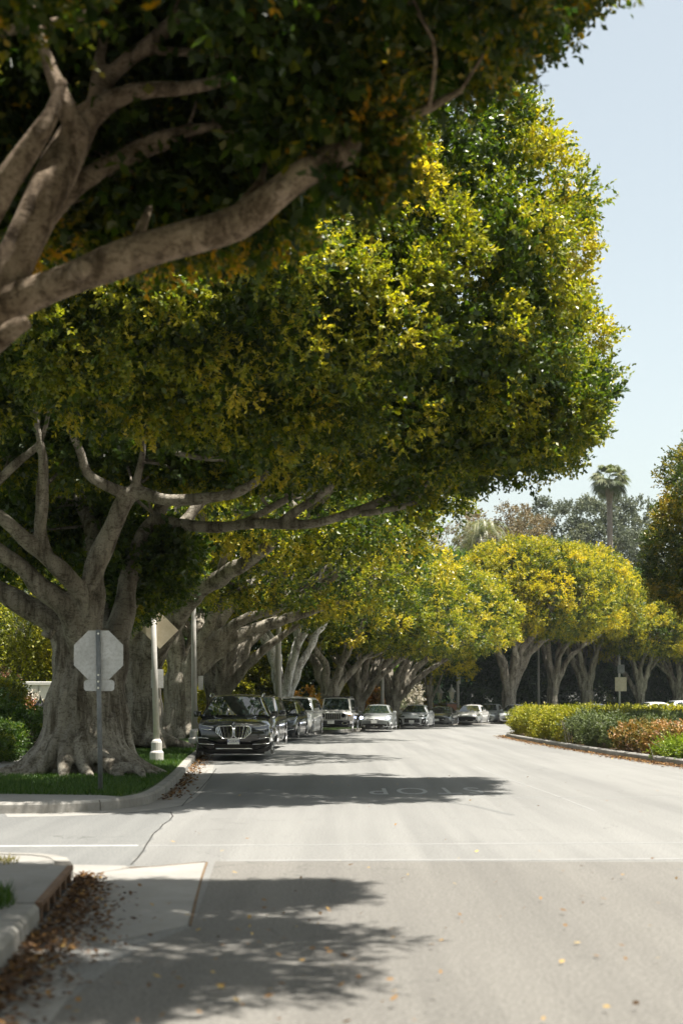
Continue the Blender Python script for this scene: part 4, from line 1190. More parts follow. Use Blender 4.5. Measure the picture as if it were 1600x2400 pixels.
def date_palm(loc, h, label):
    rng = random.Random(4); t = thing('date_palm', label, 'palm tree', loc)
    mb = MB(); mb.tube([(0, 0, -.2), (0, 0, h * .5), (0, 0, h)], [.5, .42, .5], 10); mb.build('trunk', 'palm_bark', t, True)
    V = []; tt = []
    for k in range(54):
        a = k * 2.4; e = rng.uniform(-.1, 1.35); l = rng.uniform(4.2, 5.4)
        d = Vector((math.cos(a), math.sin(a), 0)); s = Vector((-d.y, d.x, 0)); prev = Vector((0, 0, h)); ang = e
        for j in range(16):
            nx = prev + (d * math.cos(ang) + Vector((0, 0, math.sin(ang)))) * (l / 16); ang -= .125 + .02 * j * .4
            c = rng.uniform(.35, .9)
            for sd in (-1, 1):
                for hh in (0, .5):
                    b = prev.lerp(nx, hh); tipv = b + s * sd * (.62 - .02 * j) + (nx - prev) * 1.4 + Vector((0, 0, -.05))
                    V += [b, b + (nx - prev) * .16, tipv, b - (nx - prev) * .02]; tt += [c] * 4
            V += [prev + s * .04, nx + s * .03, nx - s * .03, prev - s * .04]; tt += [.95] * 4
            prev = nx
    link('fronds', np_mesh('fronds', [tuple(v) for v in V], np.arange(len(V)).reshape(-1, 4), tt), 'leaf_palm', t)
    return t


date_palm((13.3, 138, .1), 17.6, 'feathery date palm showing arching fronds beside the big crown')

# ------------------------------------------------------------------ hedges and shrubs
def hedge(name, label, poly, z0, h, spacing, rad, k, m, L, ln, leaf, seed, tint=(.5, .2), stems=True, topd=1.0, amp=.10, cat='hedge', group=None):
    rs = np.random.default_rng(seed)
    ox = sum(p[0] for p in poly) / len(poly); oy = sum(p[1] for p in poly) / len(poly)
    C = []; N = []
    n = len(poly); area = sum(poly[i][0] * poly[(i + 1) % n][1] - poly[(i + 1) % n][0] * poly[i][1] for i in range(n)) / 2
    sg = 1 if area > 0 else -1
    hgt = h - rad * .6
    for i in range(n):
        a = Vector(poly[i]); b = Vector(poly[(i + 1) % n]); l = (b - a).length
        nrm = Vector(((b - a).y, -(b - a).x)).normalized() * sg
        for q in range(max(2, int(l * h / spacing ** 2 * 1.25))):
            p = a.lerp(b, rs.random()) - nrm * rad * rs.uniform(.55, 1.1); z = rs.uniform(rad * .4, hgt)
            C.append((p.x, p.y, z)); N.append(Vector((nrm.x, nrm.y, .35)).normalized())
    xs = [p[0] for p in poly]; ys = [p[1] for p in poly]
    nt_ = int(abs(area) / spacing ** 2 * topd)
    x = rs.uniform(min(xs), max(xs), nt_ * 4); y = rs.uniform(min(ys), max(ys), nt_ * 4)
    kk = in_poly(x, y, poly)
    for p, q in list(zip(x[kk], y[kk]))[:nt_]:
        C.append((p, q, hgt - rad * .25)); N.append(Vector((0, 0, 1)))
    C = np.array(C); N = np.array([tuple(v) for v in N])
    C += rs.normal(size=C.shape) * rad * .18
    lumps = np.array([lump(c, .9, seed) for c in C])
    C += N * (lumps * amp)[:, None]
    C -= np.array([ox, oy, 0]); 
    R = rad * rs.uniform(.7, 1.25, len(C)); T = tint[0] + tint[1] * rs.normal(size=len(C))
    cl = (C, N, R, T)
    t = thing(name, label, cat, (ox, oy, z0), 0, group)
    link('foliage', crown_mesh('foliage', rs, cl, k, m, L, ln, ln * .55, .6, 0, -.5, .35), leaf, t)
    if stems:
        mb = MB()
        for j in range(min(260, int(abs(area) * 3 + 30))):
            i = rs.integers(n); a = Vector(poly[i]); b = Vector(poly[(i + 1) % n])
            p = a.lerp(b, rs.random()); nrm = Vector(((b - a).y, -(b - a).x)).normalized() * sg
            p = p - nrm * rs.uniform(.4, 1.0)
            q = Vector((rs.normal() * .18, rs.normal() * .18))
            mb.tube([(p.x - ox, p.y - oy, -.03), (p.x - ox + q.x, p.y - oy + q.y, h * .45), (p.x - ox + q.x * 2.2, p.y - oy + q.y * 2.2, h * .85)], [.014, .010, .006], 5)
        mb.build('stems', 'bark', t, False, 0, 2, False)['kind'] = 'stuff'
    return t


GH = 'planted beds of the island'
hedge('box_hedge', 'lime yellow clipped hedge at the tip of the island, tallest of the beds', [(7.95, 66.5), (7.9, 50), (9.5, 49), (12, 52), (17, 58), (24, 62), (44, 66), (44, 69), (22, 73.0), (12, 71.0), (8.9, 68.8)][::-1], 0.13, 1.09, .42, .34, 34, 8, .22, .085, 'leaf_hedge_lime', 71, (.55, .18), True, .8, .08, 'hedge', GH)
hedge('sage_hedge', 'rounded grey green hedge between the lime hedge and the reddish bed', [(7.95, 49.4), (8.15, 42.6), (9.6, 42), (14, 46), (24, 50), (24, 56), (16, 56.5), (11, 50.8), (9.3, 48.8)][::-1], 0.13, .96, .42, .34, 36, 9, .2, .07, 'leaf_hedge_sage', 72, (.5, .15), True, .8, .22, 'hedge', GH)
hedge('flower_bed', 'reddish leaved shrub bed with pink blossoms on the island', [(8.1, 42), (8.45, 37.4), (10, 36.6), (18, 39), (18, 46), (13, 45), (9.6, 41.8)][::-1], .13, .74, .34, .28, 34, 8, .2, .075, 'leaf_hedge_red', 73, (.48, .25), True, .9, .16, 'flower bed', GH)
hedge('low_shrub', 'bright green low loose shrubs at the lower right of the island', [(8.25, 37.2), (8.9, 32.0), (10, 30.2), (14, 31), (14, 37), (10, 36.6)][::-1], .13, .44, .3, .24, 34, 8, .22, .075, 'leaf_bright', 74, (.5, .2), True, 1.0, .2, 'shrub', GH)

# gardens behind the left row
hedge('box_hedge', 'clipped dark hedge block with lit top at the left edge', [(-9.12, 40), (-10.5, 46), (-20, 46), (-20, 40)], .147, 1.95, .45, .34, 40, 8, .22, .085, 'leaf_hedge_lime', 75, (.25, .15), False, 1.0, .04)
hedge('low_hedge', 'low bright green hedge beside the pavement at the left edge', [(-7.75, 32.2), (-7.9, 35.2), (-12, 35.2), (-12, 32.2)], .147, .8, .34, .28, 36, 8, .2, .075, 'leaf_mid', 76, (.45, .2), False, 1.0, .1)
hedge('box_hedge', 'trimmed garden hedge with yellow lit top behind the pale ficus', [(-8.6, 89), (-3.6, 91.5), (-3.6, 94), (-8.9, 93)], .147, 4.4, .7, .5, 34, 8, .34, .17, 'leaf_hedge_lime', 77, (.35, .2), False, 1.0, .3)
hedge('tall_hedge', 'tall very dark green hedge behind the golden trees', [(7.5, 121), (14, 124), (22, 128.5), (31, 131), (31, 133.5), (20, 131.5), (7.5, 125)], .147, 6.6, .95, .72, 34, 8, .45, .22, 'leaf_dark', 78, (.5, .2), False, 1.0, .3)
hedge('low_hedge', 'low lime hedge between the brick gate pillars and the lamp post', [(8.1, 113.5), (9.2, 114), (9.2, 115.5), (8.1, 115.5)], .147, 1.25, .4, .32, 30, 8, .3, .15, 'leaf_hedge_lime', 79, (.6, .15), False, 1.0, .05)


def shrub(name, label, loc, r, h, leaf, seed, ln=.14, k=30, sp=.5, rad=.36, tint=(.5, .2), cat='shrub', amp=.2, twigs=True):
    rs = np.random.default_rng(seed); rng = random.Random(seed)
    cl = dome_clusters(rs, (0, 0, h * .42), r, r, h * .58, h * .42, sp, rad, tint, seed * 1.3, amp, -.5, .6, 2.2, .4)
    t = thing(name, label, cat, loc)
    link('foliage', crown_mesh('foliage', rs, cl, k, 8, .24, ln, ln * .55, .55), leaf, t)
    if twigs:
        mb = MB()
        for j in range(22):
            a = rng.uniform(0, 2 * PI); q = r * rng.uniform(.3, .95)
            mb.tube([(0.08 * math.cos(a), .08 * math.sin(a), -.04), (q * .5 * math.cos(a), q * .5 * math.sin(a), h * .4), (q * math.cos(a), q * math.sin(a), h * rng.uniform(.6, .95))], [.025, .017, .006], 5)
        mb.build('stems', 'bark', t, False, 0, 2, False)['kind'] = 'stuff'
    return t


shrub('shrub', 'dark green shrub beside the pavement left of the big trunk', (-8.5, 38, .147), .9, 1.0, 'leaf_mid', 81, .10, tint=(.3, .15))
shrub('shrub', 'dark bushy shrub in front of the clipped hedge block', (-9.9, 38.2, .147), 1.1, 1.55, 'leaf_mid', 82, .10, tint=(.25, .15))
shrub('shrub', 'low fern like shrub at the foot of the lantern pillar', (-8.2, 41.5, .147), .6, .8, 'leaf_mid', 83, .12, tint=(.4, .2))
shrub('flowering_shrub', 'pink and orange blossoms rising behind the clipped hedge block', (-11.45, 48.5, .147), .45, 2.5, 'petal_pink', 84, .12, tint=(.22, .28))
shrub('flowering_shrub', 'orange and yellow flowers in front of the white wall', (-10.35, 46.5, .147), .6, 1.35, 'petal_orange', 85, .10, tint=(.5, .25))
shrub('flowering_shrub', 'white blossoming bush at the foot of the white wall', (-10.9, 50.5, .147), .45, 1.55, 'petal_white', 86, .10, tint=(.6, .25))
shrub('flowering_shrub', 'yellow lit bush seen between the third and fourth trunks', (-8.0, 64.5, .147), 1.1, 2.7, 'leaf_hedge_lime', 87, .14, tint=(.75, .15))
shrub('flowering_shrub', 'tall sunlit yellow green bush far behind the third and fourth trunks', (-10.4, 82, .147), 1.7, 4.2, 'leaf_hedge_lime', 96, .16, tint=(.7, .15))
shrub('flowering_shrub', 'yellow lit bush left of the black SUV behind the second lamp post', (-7.6, 74, .147), 1.0, 1.7, 'leaf_hedge_lime', 88, .14, tint=(.65, .2))
shrub('flowering_shrub', 'orange flowering shrub behind the hatchback with lit lamps', (2.1, 101, .147), 1.3, 2.1, 'petal_orange', 89, .16, tint=(.6, .25))
shrub('twiggy_shrub', 'pale dry twiggy shrub behind the slim trunked ficus', (2.6, 106, .147), 1.7, 3.6, 'petal_white', 90, .16, k=14, tint=(.5, .3))
shrub('twiggy_shrub', 'pale twiggy shrub right of the dark forked trunk', (4.6, 108, .147), 1.3, 3.3, 'petal_white', 91, .16, k=14, tint=(.5, .3))
shrub('red_shrub', 'dark red leaved shrub behind the silver sedans', (5.1, 110, .147), .7, 2.1, 'leaf_maroon', 92, .16)
shrub('flowering_shrub', 'orange blossoms left of the brick gate pillars', (6.5, 113.5, .147), .5, 1.9, 'petal_orange', 93, .16, tint=(.75, .15))
shrub('flowering_shrub', 'yellow flowers at the foot of the pale ficus behind the parked cars', (-2.0, 76.5, .147), .6, 2.0, 'petal_orange', 94, .14, tint=(.5, .1))
shrub('shrub', 'yellow green climber lit up right of the dark ficus trunk', (-.3, 92, .147), .7, 3.9, 'leaf_hedge_lime', 95, .16, tint=(.6, .2))

# ------------------------------------------------------------------ walls, pillars, house
wl = thing('garden_wall', 'white garden wall with dark doorway and wall lamp behind the lawn', 'wall', (-11.3, 52, .147))
mb = MB(); mb.box((-1.0, 0, 1.0), (1.36, .3, 2.05)); mb.box((.87, 0, 1.0), (1.25, .3, 2.05)); mb.box((-.02, 0, 1.90), (.6, .3, .25)); mb.build('wall_panel', 'stucco_white', wl)
mb = MB(); mb.box((.0, 0, 2.10), (3.3, .42, .14)); mb.build('coping', 'stucco_white', wl, False, .02)
mb = MB(); mb.box((-.02, .10, .88), (.6, .05, 1.78))
for k in range(5): mb.box((-.26 + k * .12, .05, .88), (.025, .03, 1.7))
mb.build('door', 'black_iron', wl)
mb = MB(); mb.box((-.62, -.2, 1.25), (.2, .14, .34), 0, .8); mb.box((-.68, -.16, 1.72), (.1, .04, .36)); mb.build('wall_lamp', 'black_iron', wl)


def gate_pillar(loc, label, lan=True, s=1.0, mat='brick'):
    t = thing('gate_pillar', label, 'pillar', loc, 0, None, s)
    mb = MB(); mb.box((0, 0, .45), (.5, .5, 1.0)); mb.build('shaft', mat, t, False, .01)
    mb = MB(); mb.box((0, 0, .985), (.62, .62, .07)); mb.build('cap', 'concrete', t, False, .01)
    return t


def lantern(loc, label, s=1.0, mat='black_iron'):
    t = thing('garden_lantern', label, 'lantern', loc, 0, None, s)
    mb = MB(); mb.lathe([(.10, 0), (.10, .02), (.035, .05), (.03, .14), (.07, .17), (.10, .18)], 12)
    for k in range(4):
        a = PI / 4 + k * PI / 2; mb.tube([(.09 * math.cos(a), .09 * math.sin(a), .18), (.15 * math.cos(a), .15 * math.sin(a), .46)], .01, 5)
    mb.build('stand', mat, t)
    mb = MB(); mb.lathe([(.075, .19), (.125, .45)], 4); mb.build('glass', 'lamp_glass', t)
    mb = MB(); mb.lathe([(.20, .455), (.19, .48), (.10, .56), (.09, .60), (.03, .64), (.02, .74), (.004, .78)], 8); mb.build('hood', mat, t)
    return t


gate_pillar((-8.88, 42, .147), 'low pillar with flat cap half hidden by the big trunk and shrubs', mat='stucco_white', s=(1, 1, .82))
lantern((-8.88, 42, .98), 'black garden lantern on its low pillar left of the big trunk', 1.0)
gate_pillar((7.9, 114.5, .147), 'left brick gate pillar under a pale lantern near the dark sedan', s=(1.5, 1.5, 1.35))
lantern((7.9, 114.5, 1.53), 'pale globe lantern on the left of the two brick gate pillars', 1.9, 'stucco_white')
gate_pillar((8.75, 113.2, .147), 'right brick gate pillar, the slightly taller one with a pale lantern', s=(1.5, 1.5, 1.42))
lantern((8.75, 113.2, 1.60), 'pale globe lantern on the right of the two brick gate pillars', 1.9, 'stucco_white')
bw = thing('brick_wall', 'low brick garden wall with pillars and pale coping behind the black SUV', 'wall', (-5.6, 86, .147))
mb = MB(); mb.box((0, 0, .9), (6.0, .3, 1.8)); mb.box((-1.9, 0, 1.05), (.55, .5, 2.1)); mb.box((1.9, 0, 1.05), (.55, .5, 2.1)); mb.build('brickwork', 'brick', bw)
mb = MB(); mb.box((-2.6, 0, 1.84), (.8, .4, .08)); mb.box((0, 0, 1.84), (3.1, .4, .08)); mb.box((2.65, 0, 1.84), (.9, .4, .08)); mb.build('coping', 'concrete', bw)
for x in (-1.9, 1.9):
    mb = MB(); mb.lathe([(.3, 2.10), (.3, 2.16), (.12, 2.2), (.2, 2.32), (.2, 2.42), (.1, 2.52), (.01, 2.56)], 12, (x, 0, 0)); mb.build('finial', 'stucco_white', bw, True)
hs = thing('house', 'pinkish beige house with tiled roof far right beyond the trees', 'house', (41, 152, .1))
mb = MB(); mb.box((0, 0, 1.9), (20, 8, 3.8)); mb.build('wall', 'stucco_pink', hs)
mb = MB(); mb.add([(-10.6, -4.6, 3.8), (10.6, -4.6, 3.8), (10.6, 4.6, 3.8), (-10.6, 4.6, 3.8), (-7, 0, 5.8), (7, 0, 5.8)], [(0, 1, 5, 4), (1, 2, 5), (2, 3, 4, 5), (3, 0, 4), (3, 2, 1, 0)]); mb.build('roof', 'roof_tile', hs)
for x in (-7.5, -4.5, -1.5, 2.5, 6):
    mb = MB()
    mb.box((x, -4.03, 1.75), (1.4, .08, 1.5)); w_ = mb.build('window', 'white_paint', hs)
    mb = MB(); mb.box((x - .33, -4.08, 1.75), (.56, .04, 1.3)); mb.box((x + .33, -4.08, 1.75), (.56, .04, 1.3)); mb.build('pane', 'car_glass', w_)

# unseen trees added across the road and behind the viewer to deepen the shade
copy_tree(tA, (25, 27, .15), 2.6, 'unseen tree added to block sky light, across the road right of the view')
copy_tree(tB, (19, 9, .15), 2.9, 'unseen tree added to block sky light, across the road beside the viewer')
copy_tree(tA, (-4.2, -7, .15), -.2, 'unseen tree added to block sky light, on the left kerb behind the viewer')
copy_tree(tB, (14.5, -6, .15), 3.3, 'unseen tree added to block sky light, across the road behind the viewer')

# ------------------------------------------------------------------ cars
GC = 'cars parked along the left kerb'


class Car:
    """y runs from the front bumper (0) to the rear (L); shapes follow the rounded nose"""

    def __init__(s, name, label, front, yaw, L, W, st, cab, wheels, R, paint, kf=.28, kr=.22, clear=.2, group=GC, tyre=.24):
        s.L = L; s.W = W; s.st = np.array(st, float); s.kf = kf; s.kr = kr; s.hw = W / 2
        s.R = R; s.paint = paint; s.cab = cab
        d = Vector((math.sin(yaw), math.cos(yaw)))
        s.root = thing(name, label, 'car', (front[0] + d.x * L / 2, front[1] + d.y * L / 2, 0.0), -yaw, group)
        s.wheels = wheels
        s.body(); s.windows()
        for y in wheels:
            for sd in (-1, 1):
                s.wheel(sd * (s.hw - tyre / 2 - .015), y, tyre, sd)

    def bend(s, v):
        t = min(1.0, abs(v[0]) / s.hw)
        k = t ** 2.4
        y = v[1]
        y += s.kf * k * max(0, 1 - max(y, 0) / 1.9) - s.kr * k * max(0, 1 - (s.L - min(y, s.L)) / 1.5)
        return Vector((v[0], y - s.L / 2, v[2]))

    def stat(s, y):
        return [np.interp(y, s.st[:, 0], s.st[:, i]) for i in (1, 2, 3)]

    def fy(s, z):
        """front surface depth at height z"""
        zs = s.st[:, 2]; ys = s.st[:, 0]; zl = s.st[:, 1]
        if z >= zs[0]:
            i = int(np.argmax(zs))
            return float(np.interp(z, zs[:i + 1], ys[:i + 1]))
        if z < zl[0]:
            i = int(np.argmin(zl))
            return float(np.interp(-z, -zl[:i + 1], ys[:i + 1]))
        return 0.0

    def body(s):
        ys = set(np.linspace(0, s.L, 30)) | set(s.st[:, 0])
        Ra = s.R + .055
        for w_ in s.wheels:
            ys |= {w_ + Ra * c for c in (-1.001, -.97, -.88, -.7, -.45, -.2, 0, .2, .45, .7, .88, .97, 1.001)}
        ys = sorted(y for y in ys if 0 <= y <= s.L)
        rings = []
        for y in ys:
            zl, zt, hw = s.stat(y)
            a = 0
            for w_ in s.wheels:
                if abs(y - w_) < Ra: a = s.R + math.sqrt(Ra * Ra - (y - w_) ** 2)
            h = zt - zl
            half = [(0, zl), (.78 * hw, zl), (.955 * hw, zl + .05 * h), (.99 * hw, zl + .22 * h), (hw, zl + .5 * h), (.985 * hw, zl + .74 * h), (.955 * hw, zl + .87 * h), (.89 * hw, zl + .96 * h), (.72 * hw, zt), (.4 * hw, zt + .018), (0, zt + .022)]
            if y < s.wheels[0] - Ra * .9:      # bumper corners rise in front of the tyres
                half[1] = (half[1][0] * .86, half[1][1]); half[2] = (half[2][0] * .99, half[2][1] + .14 * h); half[3] = (half[3][0], half[3][1] + .10 * h)
            half = [(x, max(z, min(a, zt - .04)) if i < 6 else z) for i, (x, z) in enumerate(half)]
            rings.append([(x, y, z) for x, z in half] + [(-x, y, z) for x, z in half[-2:0:-1]])
        mb = MB(); n = len(rings[0])
        V = [p for r in rings for p in r]; Fs = []
        for i in range(len(rings) - 1):
            for k in range(n):
                Fs.append((i * n + k, i * n + (k + 1) % n, (i + 1) * n + (k + 1) % n, (i + 1) * n + k))
        Fs.append(tuple(range(n))[::-1]); Fs.append(tuple((len(rings) - 1) * n + k for k in range(n)))
        mb.add(V, Fs)
        # cabin
        c = s.cab; s.cst = c['st']      # (y, z roof, half width at roof, half width at belt, z belt)
        s.cs = np.array(c['st'], float)
        yy = sorted(set(s.cs[:, 0]) | set(np.linspace(s.cs[0, 0], s.cs[-1, 0], 16)))
        rings = []
        for y in yy:
            zr, wr, wb, zb = [np.interp(y, s.cs[:, 0], s.cs[:, i]) for i in (1, 2, 3, 4)]
            zr = max(zr, zb + .005); t = min(1, (zr - zb) / .35)
            half = [(wb, zb - .06), (wb * .995, zb), (wr + (wb - wr) * .10, zr - .09 * t), (wr, zr - .045 * t), (wr - .06 * t, zr - .012 * t), (wr * .6, zr + .012 * t), (0, zr + .025 * t)]
            rings.append([(x, y, z) for x, z in half] + [(-x, y, z) for x, z in half[-2::-1]])
        n = len(rings[0]); o = MB()
        V = [p for r in rings for p in r]; Fs = []
        for i in range(len(rings) - 1):
            for k in range(n - 1):
                Fs.append((i * n + k, i * n + k + 1, (i + 1) * n + k + 1, (i + 1) * n + k))
        Fs.append(tuple(range(n))[::-1]); Fs.append(tuple((len(rings) - 1) * n + k for k in range(n)))
        mb.add(V, Fs)
        mb.map(s.bend)
        b = mb.build('body', s.paint, s.root, True)
        b.data.set_sharp_from_angle(angle=math.radians(38))
        s.b = b

    def cabin(s, y):
        return [np.interp(y, s.cs[:, 0], s.cs[:, i]) for i in (1, 2, 3, 4)]

    def windows(s):
        c = s.cs
        y0, y1 = c[0, 0], c[1, 0]          # cowl, roof front
        z0, z1 = c[0, 4], c[1, 1]
        w0, w1 = c[0, 3], c[1, 2]

        def screen(name, ya, za, wa, yb, zb_, wb, ta, tb, sgn):
            mb = MB(); nx, nz = 10, 6; V = []
            for j in range(nz + 1):
                t = ta + (tb - ta) * j / nz
                for i in range(nx + 1):
                    q = (i / nx - .5) * 2
                    wd = (wa + (wb - wa) * t) - .075 - .03 * t
                    z = za + (zb_ - za) * t + .022 * (1 - q * q) * t
                    V.append((q * wd, ya + (yb - ya) * t + sgn * .014, z + .010))
            mb.add(V, [(j * (nx + 1) + i, j * (nx + 1) + i + 1, (j + 1) * (nx + 1) + i + 1, (j + 1) * (nx + 1) + i) for j in range(nz) for i in range(nx)])
            mb.map(s.bend)
            mb.build(name, 'car_glass', s.root, True)

        screen('windshield', y0, z0, w0, y1, z1, w1, .05, .93, -1)
        m = len(c) - 1
        screen('rear_window', c[m, 0], c[m, 4], c[m, 3], c[m - 1, 0], c[m - 1, 1], c[m - 1, 2], .1, .9, 1)
        for a, b_ in s.cab['win']:
            for sd in (-1, 1):
                mb = MB(); n = 5; V = []
                for i in range(n + 1):
                    for t in (.08, .5, .90):
                        yb = a[0] + (b_[0] - a[0]) * i / n; yt = a[1] + (b_[1] - a[1]) * i / n
                        y = yb + (yt - yb) * t
                        zr, wr, wb, zb = s.cabin(y)
                        zt = zr - .075
                        if zt < zb + .03: zt = zb + .03
                        z = zb + (zt - zb) * t
                        x = wb + (wr + (wb - wr) * .1 - wb) * t
                        V.append((sd * (x + .008), y, z))
                mb.add(V, [(i * 3 + k, i * 3 + k + 1, (i + 1) * 3 + k + 1, (i + 1) * 3 + k) for i in range(n) for k in range(2)])
                mb.map(s.bend); mb.build('side_window', 'car_glass', s.root, True)

    def wheel(s, x, y, w_, sd):
        t = MB(); R = s.R
        t.lathe([(R * .64, -w_ / 2), (R * .9, -w_ / 2), (R * .98, -w_ * .38), (R, -w_ * .2), (R, w_ * .2), (R * .98, w_ * .38), (R * .9, w_ / 2), (R * .64, w_ / 2)], 28)
        t.map(lambda v: Vector((x + v.z, y - s.L / 2 + v.x, R + v.y)))
        to_ = t.build('wheel', 'rubber', s.root, True); to_.data.set_sharp_from_angle(angle=math.radians(40))
        r = MB(); xo = x + sd * w_ * .5
        r.lathe([(R * .66, 0), (R * .66, .012), (R * .58, .012), (R * .56, -.02), (R * .2, -.015), (.01, .0)], 24)
        for k in range(5):
            a = k * 2 * PI / 5
            r.tube([(0, 0, .006), (R * .6 * math.cos(a), R * .6 * math.sin(a), .006)], R * .09, 6)
        r.map(lambda v: Vector((xo + sd * v.z, y - s.L / 2 + v.x, R + v.y)))
        r.build('rim', 'rim_metal', to_)

    def strip(s, mb, top, bot, out=.015, deep=.08, n=6):
        """front detail between an upper and a lower edge given as (x, z) points"""
        def rs_(l):
            l = np.array(l, float); t = np.linspace(0, 1, len(l)); q = np.linspace(0, 1, n + 1)
            return np.stack([np.interp(q, t, l[:, 0]), np.interp(q, t, l[:, 1])], 1)
        T = rs_(top); B = rs_(bot); V = []
        for d in (-out, deep):
            for A_ in (T, B):
                for x, z in A_: V.append((x, s.fy(z) + d, z))
        m = n + 1; Fs = []
        for i in range(n):
            Fs += [(i, i + 1, m + i + 1, m + i), (2 * m + i, 3 * m + i, 3 * m + i + 1, 2 * m + i + 1), (i, 2 * m + i, 2 * m + i + 1, i + 1), (m + i, m + i + 1, 3 * m + i + 1, 3 * m + i)]
        Fs += [(0, m, 3 * m, 2 * m), (n, 2 * m + n, 3 * m + n, m + n)]
        mb.add([s.bend(v) for v in V], Fs)
        return mb

    def part(s, name, mat, strips, mirror=False, out=.015, parent=None, n=6):
        res = []
        for sd in ((-1, 1) if mirror else (1,)):
            mb = MB()
            for top, bot in strips:
                s.strip(mb, [(sd * x, z) for x, z in top], [(sd * x, z) for x, z in bot], out, .07, n)
            res.append(mb.build(name, mat, parent or s.root))
        return res

    def rod(s, pts, r, name, mat, n=6, raw=False, parent=None):
        mb = MB(); mb.tube(pts, r, n); mb.map(s.bend)
        return mb.build(name, mat, parent or s.root, True)

    def plate(s, x, z, w_=.305, h=.155, out=.03, text=None):
        p = s.part('licence_plate', 'plate_white', [([(x - w_ / 2, z + h / 2), (x + w_ / 2, z + h / 2)], [(x - w_ / 2, z - h / 2), (x + w_ / 2, z - h / 2)])], out=out, n=1)[0]
        if text:
            cu = bpy.data.curves.new('t', 'FONT'); cu.body = text; cu.size = .085; cu.align_x = 'CENTER'; cu.extrude = .001
            o = bpy.data.objects.new('t', cu); COL.objects.link(o)
            me = bpy.data.meshes.new_from_object(o.evaluated_get(bpy.context.evaluated_depsgraph_get())); bpy.data.objects.remove(o)
            yv = s.fy(z) - out - .004 - s.L / 2
            for v in me.vertices: v.co = (x + v.co.x, yv - v.co.z, z - .032 + v.co.y)
            me.materials.clear(); link('plate_text', me, 'plate_blue', p)
        return p

    def mirrors(s, y, z, w_=.2, h=.15, mat=None):
        zr, wr, wb, zb = s.cabin(y)
        for sd in (-1, 1):
            mb = MB(); mb.box((sd * (s.hw + .05), y, z), (w_, .11, h)); mb.box((sd * (s.hw - .06), y + .03, z - h * .35), (.14, .06, .05))
            mb.map(s.bend); mb.build('mirror', mat or s.paint, s.root, True, .03, 3)


def under(c, zl=.16):
    mb = MB(); mb.box((0, c.L * .5, (zl + .42) / 2), (c.W * .80, c.L * .86, .42 - zl)); mb.map(lambda v: Vector((v.x, v.y - c.L / 2, v.z)))
    mb.build('underbody', 'black_plastic', c.root)


def suv(name, label, front, yaw, paint, L=4.7, W=1.9, H=1.68, hood=1.08, belt=1.12, style='plain', R=.37, glass=True, group=GC, boxy=0):
    f = H / 1.68
    st = [(0, .42, .74, W * .43), (.04, .30, .90, W * .455), (.16, .22, hood - .06, W * .482), (.35, .22, hood - .01, W * .492), (.9, .22, hood + .03, W * .5), (1.35, .22, belt, W * .5), (L - .5, .24, belt + .05, W * .495), (L - .12, .3, belt, W * .475), (L, .45, belt - .25, W * .45)]
    wr = W * (.335 + .05 * boxy)
    cab = dict(st=[(1.25 + .25 * boxy, belt, W * .44, W * .47, belt), (1.98 - .1 * boxy, H - .06, wr, W * .475, belt), (2.6, H - .005, wr + .02, W * .475, belt), (3.6, H - .015, wr + .015, W * .475, belt), (L - .42 + .2 * boxy, H - .09, wr - .02, W * .47, belt + .02), (L - .06, belt + .04, W * .42, W * .45, belt + .02)],
               win=[((1.62, 2.12), (2.62, 2.62)), ((2.72, 2.72), (3.55, 3.50)), ((3.65, 3.6), (L - .55, L - .62))])
    c = Car(name, label, front, yaw, L, W, st, cab, (.92, L - .98), R, paint, group=group)
    under(c, .18); c.mirrors(1.75, belt + .06)
    return c


